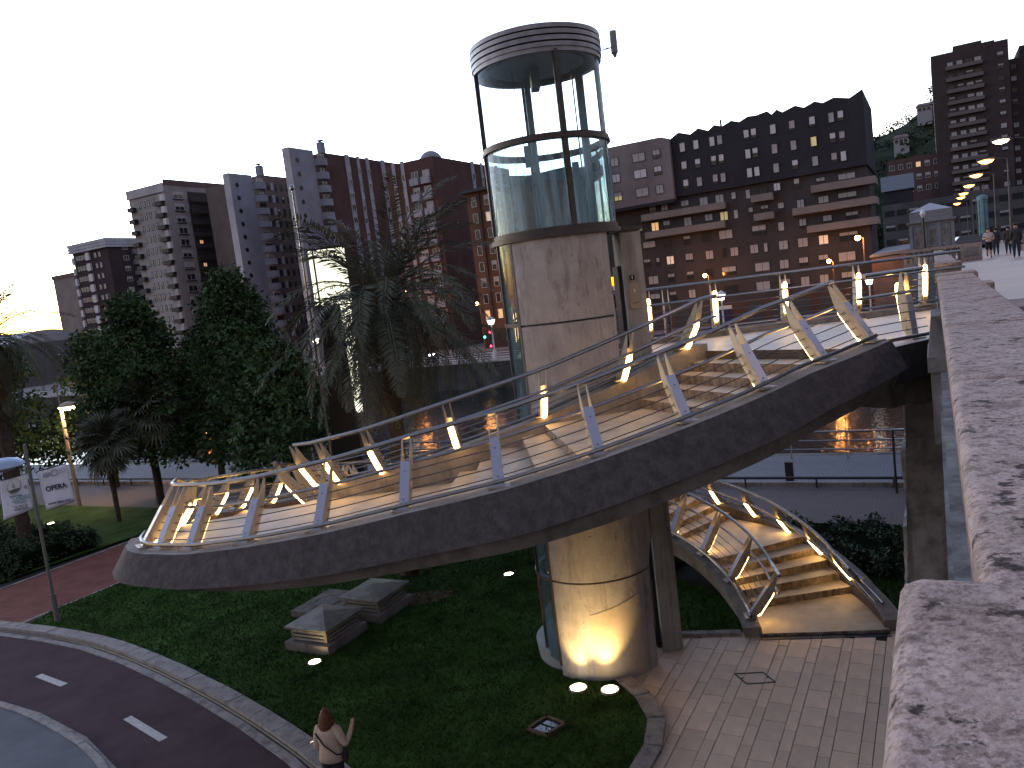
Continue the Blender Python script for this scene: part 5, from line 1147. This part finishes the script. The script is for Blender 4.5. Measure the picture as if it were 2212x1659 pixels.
mb=MB(); mb.hexa([V(-4.985,24.99,4.45),V(-4.84,24.99,4.45),V(-4.84,25.4,4.45),V(-4.985,25.4,4.45),V(-4.985,24.99,7.84),V(-4.73,24.99,7.84),V(-4.73,25.4,7.84),V(-4.985,25.4,7.84)]); mb.build('light_strip',[BOXL],py)
mb=MB(); mb.box(V(-4.9,24.975,5.42),(.17,.03,.045)); mb.box(V(-4.91,25.2,4.42),(.16,.45,.05)); mb.build('strip_clip',[BLK],py)
fp=thing('flagpole',(-5.85,24.6,0),'thin polished flagpole with a round finial beside the lit pylon','flagpole'); mb=MB(); mb.tube([V(-5.88,24.6,0),V(-5.83,24.6,11.4)],[.05,.03],8); mb.build('pole',[STEEL],fp,smooth=True); mb=MB(); mb.lathe(V(-5.83,24.6,11.5),[(.005,-.1),(.07,-.05),(.075,0),(.05,.07),(.005,.09)],12); mb.build('finial',[STEEL],fp,smooth=True)
# river railing and low guard rail
rr=thing('river_railing',W(-30,31.2,0),'long steel railing along the river edge of the promenade','railing'); 
for z in (.35,.68,1.02):
    mb=MB(); mb.tube([W(-140,31.25,z),W(-.85,31.25,z)],.03 if z<1 else .045,6); mb.build('rail',[STEEL],rr,smooth=True)
mb=MB(); mb.box(V(0,0,.5),(.06,.03,1.0)); PST=mb.mesh('post',[STEEL_F])
for k in range(56): inst(PST,'post',rr,W(-1.2-2.0*k,31.25,0),R_(-28.4))
gr_=thing('guard_rail',W(-6,27,0),'low dark tubular guard rail on a kerb along the middle of the promenade','guard rail'); mb=MB(); mb.tube([W(-60,27.1,.34),W(-.85,27.1,.34)],.05,7); mb.build('tube',[DARKM],gr_,smooth=True)
mb=MB(); mb.stbox(-60,-.85,27.2,27.36,-.02,.16); mb.build('kerb',[KERB],gr_); mb=MB(); mb.box(V(0,0,.15),(.05,.05,.34)); PS2=mb.mesh('post',[DARKM])
for k in range(26): inst(PS2,'post',gr_,W(-1.5-2.3*k,27.1,0),R_(-28.4))
bo=thing('bollard',W(-4.73,27.7,0),'square black bollard standing on the grey promenade','bollard'); mb=MB(); mb.box(W(-4.73,27.7,.36),(.26,.16,.72),(NS,NT,UP)); mb.build('shaft',[DARKM],bo,bevel=.01); mb=MB(); mb.box(W(-4.73,27.7,.735),(.28,.18,.03),(NS,NT,UP)); mb.build('cap',[DARKM],bo)
tp_=thing('signpost',(11.4,24.05,0),'thin black post rising from the promenade beside the abutment wall','post'); mb=MB(); mb.tube([V(11.4,24.05,0),V(11.4,24.05,1.95)],.04,8); mb.build('shaft',[DARKM],tp_,smooth=True); mb=MB(); mb.lathe(V(11.4,24.05,1.95),[(.05,0),(.05,.03),(.005,.06)],10); mb.build('cap',[DARKM],tp_)
# ================================================================ FAR QUAY FURNITURE
WHT=mat('quay_white_paint',(.55,.54,.58),.6)
qr=thing('quay_railing',W(-70,88.3,-.3),'white painted railing along the far quay','railing')
for z in (.0,.3,.6):
    mb=MB(); mb.tube([W(-260,88.25,z),W(-5.6,88.25,z)],.05,5); mb.build('rail',[WHT],qr)
mb=MB(); mb.box(V(0,0,.15),(.12,.12,.95)); QP=mb.mesh('post',[WHT])
for k in range(64): inst(QP,'post',qr,W(-6-4*k,88.25,0),R_(-28.4))
LANT=emis('quay_lantern_glow',(1,.93,.82),5)
def lantern(s,label,t=88.25,h=4.6):
    o=thing('quay_lantern',W(s,t,-.3),label,'lamp post','white lantern posts on the far quay'); mb=MB(); mb.tube([W(s,t,-.3),W(s,t,.9),W(s,t,.9),W(s,t,h-.5)],[.28,.24,.11,.08],8); mb.build('post',[WHT],o,smooth=True)
    mb=MB(); mb.hexa([W(s,t,h-.45)+a for a in (-.22*NS-.22*NT,.22*NS-.22*NT,.22*NS+.22*NT,-.22*NS+.22*NT)]+[W(s,t,h+.15)+a for a in (-.38*NS-.38*NT,.38*NS-.38*NT,.38*NS+.38*NT,-.38*NS+.38*NT)]); mb.build('lantern',[LANT],o)
    mb=MB()
    for a in (-1,1):
        mb.tube([W(s+a*.3,t-.42,h+.15),W(s-a*.12,t-.26,h-.42)],.045,4)
    mb.lathe(W(s,t,h),[(.58,.15),(.45,.3),(.2,.5),(.005,.62)],8); mb.build('cap',[WHT],o)
for s,l in ((-49.6,'white quay lantern beside the traffic light'),(-20.6,'white quay lantern seen between the deck railing posts'),(-5.8,'white quay lantern nearest the brick retaining wall'),(-78.6,'white quay lantern left of the lit pylon'),(-64.0,'white quay lantern behind the date palm trunk'),(-93,'white quay lantern behind the trees')): lantern(s,l)
ORG=emis('sodium_lamp',(1,.36,.07),220)
def sodium(s,t,h,label,power=900,z0=-.5):
    o=thing('sodium_lamp',W(s,t,z0),label,'street lamp','orange street lamps across the river'); mb=MB(); mb.tube([W(s,t,z0),W(s,t,h-.1)],[.09,.05],6); mb.tube([W(s,t,h-.1),W(s-.45,t,h+.05)],.03,5); mb.build('pole',[mat('rust_pole',(.2,.13,.09),.6) if 'rust_pole' not in bpy.data.materials else bpy.data.materials['rust_pole']],o)
    mb=MB(); mb.lathe(W(s-.5,t,h),[(.005,-.28),(.18,-.2),(.27,0),(.2,.15),(.005,.2)],10); mb.build('lamp_head',[ORG],o,smooth=True)
    l=bpy.data.lights.new('sodium_light','POINT'); l.energy=power*KE; l.color=(1,.38,.10); l.shadow_soft_size=.3; lo=bpy.data.objects.new('sodium_light',l); COL.objects.link(lo); lo.parent=o; lo.location=W(-.5,-.4,h-.35-z0)
for s,t,h,l in ((-28.0,113.5,6.9,'orange street lamp lighting the dark block near the lift'),(-11.6,113.5,6.8,'orange street lamp lighting the right end of the dark block'),(-76.5,110,10.3,'orange street lamp glowing through the date palm'),(-60,104,6.9,'orange street lamp left of the lift tower'),(-44.5,110,6.5,'orange street lamp hidden behind the lift tower')): sodium(s,t,h,l,power=220)
sodium(-5.9,86.0,8.9,'orange street lamp at the corner of the brick retaining wall',power=260,z0=6.5)
for s,t,h,l in ((-117,100,6.5,'orange street lamp seen through the trees'),(-90,104,4.6,'small orange street lamp left of the pylon')): sodium(s,t,h,l,power=600)
# traffic light
tl=thing('traffic_light',W(-53.6,95,-.5),'traffic light showing red and green beside a quay lantern','traffic light'); mb=MB(); mb.tube([W(-53.6,95,-.5),W(-53.6,95,3.2)],.07,6); mb.build('pole',[DARKM],tl); 
mb=MB(); mb.box(W(-53.6,94.9,2.7),(.4,.3,1.1),(NS,NT,UP)); mb.box(W(-54.5,94.9,2.4),(.3,.3,.7),(NS,NT,UP)); mb.box(W(-53.7,94.9,1.0),(.3,.3,.6),(NS,NT,UP)); mb.build('signal_box',[DARKM],tl)
for s,z,cl,nm in ((-53.6,2.9,(1,.03,.05),'red_lens'),(-54.5,2.3,(.05,.9,.6),'green_lens'),(-53.7,1.0,(1,.02,.06),'red_lens')):
    mb=MB(); mb.lathe(V(0,0,0),[(.005,.03),(.12,.02),(.16,0)],10); me=mb.mesh(nm,[emis(nm+'_glow',cl,14)]); inst(me,nm,tl,W(s,94.72,z),rot=(math.pi/2,0,R_(-28.4)))
# cars
def car(s,t,z,heading,col,label,L=4.3,light=False,group=None):
    fx=(NS*math.cos(heading)+NT*math.sin(heading)); fy=V(-fx[1],fx[0],0); c=W(s,t,z); o=thing('car',c,label,'car',group)
    paint=mat('car_paint',col,.35,spec=.5); gl=PANE
    q=lambda x,y,zz: c+fx*x+fy*y+UP*zz
    prof=[(-L/2,.35),(-L/2,.75),(-L/2+.1,.92),(-L/2+.75,.98),(L/2-1.05,.95),(L/2-.15,.78),(L/2,.6),(L/2,.32)]
    mb=MB(); w_=.86; secs=[[q(x,y*w_,zz if abs(y)<1 else zz*.97) for x,zz in prof] for y in (-1,-.9,.9,1)]; mb.sweep(secs); mb.build('body',[paint],o,fix=True,bevel=.03)
    cp=[(-L/2+.35,.95),(-L/2+.85,1.42),(.25,1.46),(L/2-1.15,.94)]; mb=MB(); secs=[[q(x,y*(.80 if zz<1 else .66),zz) for x,zz in cp] for y in (-1,1)]; mb.sweep(secs); cab=mb.build('cabin',[gl],o,fix=True)
    mb=MB(); secs=[[q(-L/2+.82,y*.67,1.40),q(-L/2+.88,y*.67,1.47),q(.25,y*.67,1.5),q(.3,y*.67,1.43)] for y in (-1,1)]; mb.sweep(secs); mb.build('roof',[paint],o,fix=True)
    for x in (-L/2+.8,L/2-.85):
        for y in (-.82,.82):
            mb=MB(); mb.tube([q(x,y-.1,.32),q(x,y+.1,.32)],.32,14); wl=mb.build('wheel',[DARKM],o); mb=MB(); mb.tube([q(x,y-.11,.32),q(x,y+.11,.32)],.19,10); mb.build('rim',[STEEL_F],wl)
    for y in (-.62,.62):
        mb=MB(); mb.box(q(L/2-.03,y,.66),(.12,.3,.16),(fx,fy,UP)); mb.build('headlight',[emis('headlight_on',(1,.97,.95),60) if light else WHT],o)
        mb=MB(); mb.box(q(-L/2+.0,y,.75),(.06,.28,.16),(fx,fy,UP)); mb.build('tail_light',[mat('tail_red',(.3,.02,.02),.4)],o)
    return o
car(-69.2,100,-.49,0.0,(.12,.13,.16),'dark car with headlights on driving along the far quay',light=True)
car(-21.0,92.6,-.5,0.0,(.42,.48,.58),'pale blue car parked on the far quay behind the deck')
car(-12.5,92.6,-.5,0.0,(.30,.33,.38),'grey car parked on the far quay under the brick wall')
car(7.2,76,zdk(76),-1.57,(.05,.055,.07),'dark car with dazzling headlights behind the walkers on the bridge',light=True)
car(9.8,88,zdk(88),-1.57,(.10,.11,.14),'dark blue car parked on the bridge roadway beyond the walkers')
car(3.6,96,zdk(96),0.2,(.09,.10,.13),'dark grey car parked near the teal advertising column')
ac=thing('advertising_column',W(4.75,97,6.3),'teal cylindrical advertising column on the far end of the bridge','column'); mb=MB(); mb.lathe(W(4.75,97,6.3),[(.50,0),(.50,.3),(.46,.32),(.46,4.9),(.52,4.92),(.52,5.15),(.40,5.35),(.005,5.45)],20); mb.build('drum',[mat('teal_poster',(.10,.20,.23),.6,var=.3,vscale=1.2)],ac,smooth=True)
for a in range(6):
    mb=MB(); mb.tube([W(4.75+.47*math.cos(a),97+.47*math.sin(a),6.6),W(4.75+.47*math.cos(a),97+.47*math.sin(a),11.2)],.03,4); mb.build('rib',[DARKM],ac)
lp=thing('globe_lamp',W(-.45,60,6.2),'slim dark post with an unlit pale lantern in front of the stone kiosk','lamp post'); mb=MB(); mb.tube([W(-.45,60,6.2),W(-.45,60,9.2)],[.12,.06],8); mb.build('post',[DARKM],lp); mb=MB(); mb.lathe(W(-.45,60,9.2),[(.06,0),(.2,.25),(.16,.36),(.01,.62)],8); mb.build('lantern',[mat('lantern_pale',(.55,.55,.58),.4)],lp)
# ================================================================ PEOPLE
SKIN=mat('skin',(.48,.29,.21),.6); HAIR=mat('hair_reddish_brown',(.10,.035,.018),.6,var=.35,vscale=30); JACKET=mat('beige_jacket',(.42,.31,.24),.85,var=.1,vscale=8,bump=.2,bscale=40); TROUS=mat('dark_trousers',(.02,.02,.025),.85); SHOE=mat('shoe_dark',(.03,.028,.03),.7)
def skinned(name,verts,edges,radii,regions,mats,parent,sub=2):
    me=bpy.data.meshes.new(name); me.from_pydata([tuple(v-ORIG[parent.name]) for v in verts],edges,[]); o=bpy.data.objects.new(name,me); COL.objects.link(o)
    sk=o.modifiers.new('skin','SKIN'); sk.use_smooth_shade=True; ss=o.modifiers.new('sub','SUBSURF'); ss.levels=sub; ss.render_levels=sub
    for k,d in enumerate(me.skin_vertices[0].data):
        r=radii[k]; d.radius=(r,r) if np.isscalar(r) else r; d.use_root=(k==0)
    dg=bpy.context.evaluated_depsgraph_get(); m2=bpy.data.meshes.new_from_object(o.evaluated_get(dg)); bpy.data.objects.remove(o)
    P=np.array([v-ORIG[parent.name] for v in verts]); segs=[(P[a],P[b],regions[i]) for i,(a,b) in enumerate(edges)]
    m2.materials.clear(); [m2.materials.append(m) for m in mats]
    for p in m2.polygons:
        c=np.array(p.center); best=(1e9,0)
        for a,b,rg in segs:
            t=np.clip((c-a)@(b-a)/((b-a)@(b-a)+1e-9),0,1); d=np.linalg.norm(c-a-t*(b-a))
            if d<best[0]: best=(d,rg)
        p.material_index=best[1]; p.use_smooth=True
    m2.name=name; r=bpy.data.objects.new(name,m2); COL.objects.link(r); r.parent=parent; ORIG[r.name]=ORIG[parent.name]; return r
def person(loc,rz,label,H,J,mats,hair=None,hair_len=.0,group=None,bulk=1.0):
    """J: joint offsets in body space (x right, y forward, z up) for a 1.0 m-high-unit body; mats: top, legs, skin, shoes"""
    o=thing('person',loc,label,'person',group); ca,sa=math.cos(rz),math.sin(rz)
    def T(p): x,y,z=[a*H for a in p]; return V(loc[0]+ca*x-sa*y,loc[1]+sa*x+ca*y,loc[2]+z)
    D=dict(pel=(0,0,.53),wai=(0,0,.62),che=(0,.0,.74),neck=(0,0,.845),head0=(0,.008,.885),head1=(0,.012,.945),head2=(0,.008,.985),
      shR=(.105,0,.805),elR=(.13,-.01,.635),wrR=(.135,.03,.49),haR=(.135,.045,.44),shL=(-.105,0,.805),elL=(-.13,-.01,.635),wrL=(-.135,.03,.49),haL=(-.135,.045,.44),
      hiR=(.055,0,.505),knR=(.058,.005,.28),anR=(.06,-.005,.05),toR=(.062,.075,.015),hiL=(-.055,0,.505),knL=(-.058,.005,.28),anL=(-.06,-.005,.05),toL=(-.062,.075,.015))
    D.update(J); b=bulk
    Rr=dict(pel=.072*b,wai=.064*b,che=.076*b,neck=.034,head0=.046,head1=.055,head2=.036,shR=.045*b,elR=.033*b,wrR=.022,haR=.020,shL=.045*b,elL=.033*b,wrL=.022,haL=.020,hiR=.060*b,knR=.041*b,anR=.027,toR=.022,hiL=.060*b,knL=.041*b,anL=.027,toL=.022)
    E=[('pel','wai',0),('wai','che',0),('che','neck',0),('neck','head0',2),('head0','head1',2),('head1','head2',2),('che','shR',0),('shR','elR',0),('elR','wrR',mats.get('sleeve',0)),('wrR','haR',2),('che','shL',0),('shL','elL',0),('elL','wrL',mats.get('sleeve',0)),('wrL','haL',2),('pel','hiR',1),('hiR','knR',1),('knR','anR',mats.get('shin',1)),('anR','toR',3),('pel','hiL',1),('hiL','knL',1),('knL','anL',mats.get('shin',1)),('anL','toL',3)]
    ks=list(D); verts=[T(D[k]) for k in ks]; ed=[(ks.index(a),ks.index(c)) for a,c,_ in E]; rad=[Rr[k]*H for k in ks]
    body=skinned('body',verts,ed,rad,[r for _,_,r in E],[mats['top'],mats['legs'],SKIN,SHOE],o)
    # fingers, nose and ears
    for S,sg in (('R',1),('L',-1)):
        w_,h_=np.array(D['wr'+S]),np.array(D['ha'+S]); d=(h_-w_)/np.linalg.norm(h_-w_); sd=np.cross(d,(0,1,0)); sd=sd/(np.linalg.norm(sd)+1e-6)
        for k,(of,l) in enumerate(((-.013,.030),(-.004,.036),(.005,.034),(.013,.026))):
            mb=MB(); a=h_+sd*of; mb.tube([T(a),T(a+d*l*.6+V(0,.004,0)),T(a+d*l+V(0,.012,0))],[.0048*H,.0045*H,.0035*H],5); mb.build('finger',[SKIN],o,smooth=True)
        mb=MB(); a=w_+d*.02; mb.tube([T(a),T(a+sd*-.016+d*.018),T(a+sd*-.018+d*.036)],[.006*H,.0055*H,.004*H],5); mb.build('thumb',[SKIN],o,smooth=True)
        e=np.array(D['head1'])+V(sg*.05,-.004,-.012); mb=MB(); mb.lathe(V(0,0,0),[(.001,-.015*H),(.010*H,0),(.001,.015*H)],6); me=mb.mesh('ear',[SKIN]); inst(me,'ear',o,T(e),rz)
    mb=MB(); h=np.array(D['head1']); mb.add([T(h+V(0,.052,.008)),T(h+V(-.008,.052,-.02)),T(h+V(.008,.052,-.02)),T(h+V(0,.072,-.016))],[(0,1,3),(0,3,2),(1,2,3)]); mb.build('nose',[SKIN],o)
    for sx in (-.018,.018):
        mb=MB(); mb.lathe(T(h+V(sx,.053,.006)),[(.001,-.005*H),(.006*H,0),(.001,.005*H)],6); mb.build('eye',[SHOE],o)
    if hair:
        mb=MB(); n=18; c=np.array(D['head1'])
        secs=[]
        for k in range(9):
            u=k/8; z=.066-u*(.075+hair_len); wd=.074*math.sin(min(1,.3+u*1.9)*math.pi/2)*(1 if u<.6 else 1-.35*(u-.6)/.4); 
            ring_=[]
            for q in range(n):
                a=2*math.pi*q/n; y=math.sin(a)*(wd*1.05)-.010; 
                if z<.01: y=min(y,-.004-.02*(u>.5)) 
                ring_.append(T(c+V(math.cos(a)*wd*(1+.08*math.sin(5*a+3*u)),y,z)))
            secs.append(ring_)
        mb.sweep(secs); mb.build('hair',[hair],o,smooth='all',fix=True)
    return o,T
wm,T=person((-3.42,11.5,.10),-.30,'woman seen from behind with long reddish hair, beige jacket and raised right hand',1.56,
  dict(elR=(.185,-.02,.655),wrR=(.20,.10,.765),haR=(.20,.125,.81),elL=(-.135,-.02,.64),wrL=(-.12,.08,.52),haL=(-.115,.11,.485)),dict(top=JACKET,legs=TROUS),HAIR,.30,bulk=1.22)
mb=MB(); mb.sweep([[T((x*r,y*r*.72,z)) for x,y in [(math.cos(a),math.sin(a)) for a in np.linspace(0,6.283,17)[:-1]]] for z,r in ((.845,.05),(.82,.11),(.76,.122),(.66,.112),(.58,.120),(.50,.130),(.495,.115))]); mb.build('jacket',[JACKET],wm,smooth='all',fix=True)
mb=MB(); mb.tube([T((-.10,-.07,.80)),T((.0,-.105,.70)),T((.11,-.085,.60)),T((.135,.0,.56))],.012,5); mb.build('bag_strap',[TROUS],wm,smooth=True)
mb=MB(); mb.box(T((.14,.02,.53)),(.07,.14,.16)); mb.build('shoulder_bag',[TROUS],wm,bevel=.02)
GREYT=mat('grey_tshirt',(.38,.33,.33),.85); BLACKS=mat('black_shorts',(.015,.015,.018),.85); COATD=mat('dark_coat',(.03,.028,.03),.85); COATB=mat('brown_coat',(.06,.045,.035),.85); JEAN=mat('dark_jeans',(.025,.03,.045),.85); HAIRD=mat('hair_dark',(.03,.02,.015),.7)
c=W(2.9,55,zdk(55)); person(c,math.pi-R_(28),'runner in a pale grey top and black shorts coming along the bridge pavement',1.74,
  dict(elR=(.15,-.07,.66),wrR=(.10,.07,.66),haR=(.07,.11,.67),elL=(-.15,-.09,.66),wrL=(-.11,.04,.62),haL=(-.08,.08,.62),knR=(.055,.09,.30),anR=(.055,-.02,.13),toR=(.055,.03,.07),knL=(-.055,.0,.27),anL=(-.055,-.02,.05),toL=(-.055,.06,.015)),dict(top=GREYT,legs=BLACKS,sleeve=2,shin=2),HAIRD,.0,bulk=1.15)
for s,t,l,tm_,bk in ((3.55,60,'walker in a dark coat, left of the pair beside the runner',COATD,1.25),(4.25,60.5,'walker in a brownish coat, right of the pair beside the runner',COATB,1.25)):
    c=W(s,t,zdk(t)); person(c,-R_(28),l,1.72,dict(knR=(.058,.03,.28),anL=(-.06,-.04,.06)),dict(top=tm_,legs=JEAN),HAIRD,.02,bulk=bk)
c=W(3.95,51,zdk(51)); bw,T=person(c,-R_(28),'walker in dark clothes carrying a pale bag, at the right of the bridge pavement',1.8,dict(knL=(-.058,.03,.28)),dict(top=COATD,legs=JEAN),HAIRD,.0,bulk=1.3)
bg=thing('carrier_bag',T((.19,.05,.30)),'pale carrier bag in the hand of the walker on the bridge','bag'); mb=MB(); mb.sweep([[T((.17+.085*math.cos(a)*k,.05+.03*math.sin(a),z)) for a in np.linspace(0,6.283,13)[:-1]] for z,k in ((.17,.6),(.19,1),(.30,1.05),(.36,.8))]); mb.build('bag',[mat('bag_pale',(.4,.38,.36),.7)],bg,smooth='all',fix=True)
mb=MB(); mb.tube([T((.12,.05,.36)),T((.135,.05,.44)),T((.22,.05,.36))],.006,4); mb.build('handle',[DARKM],bg)
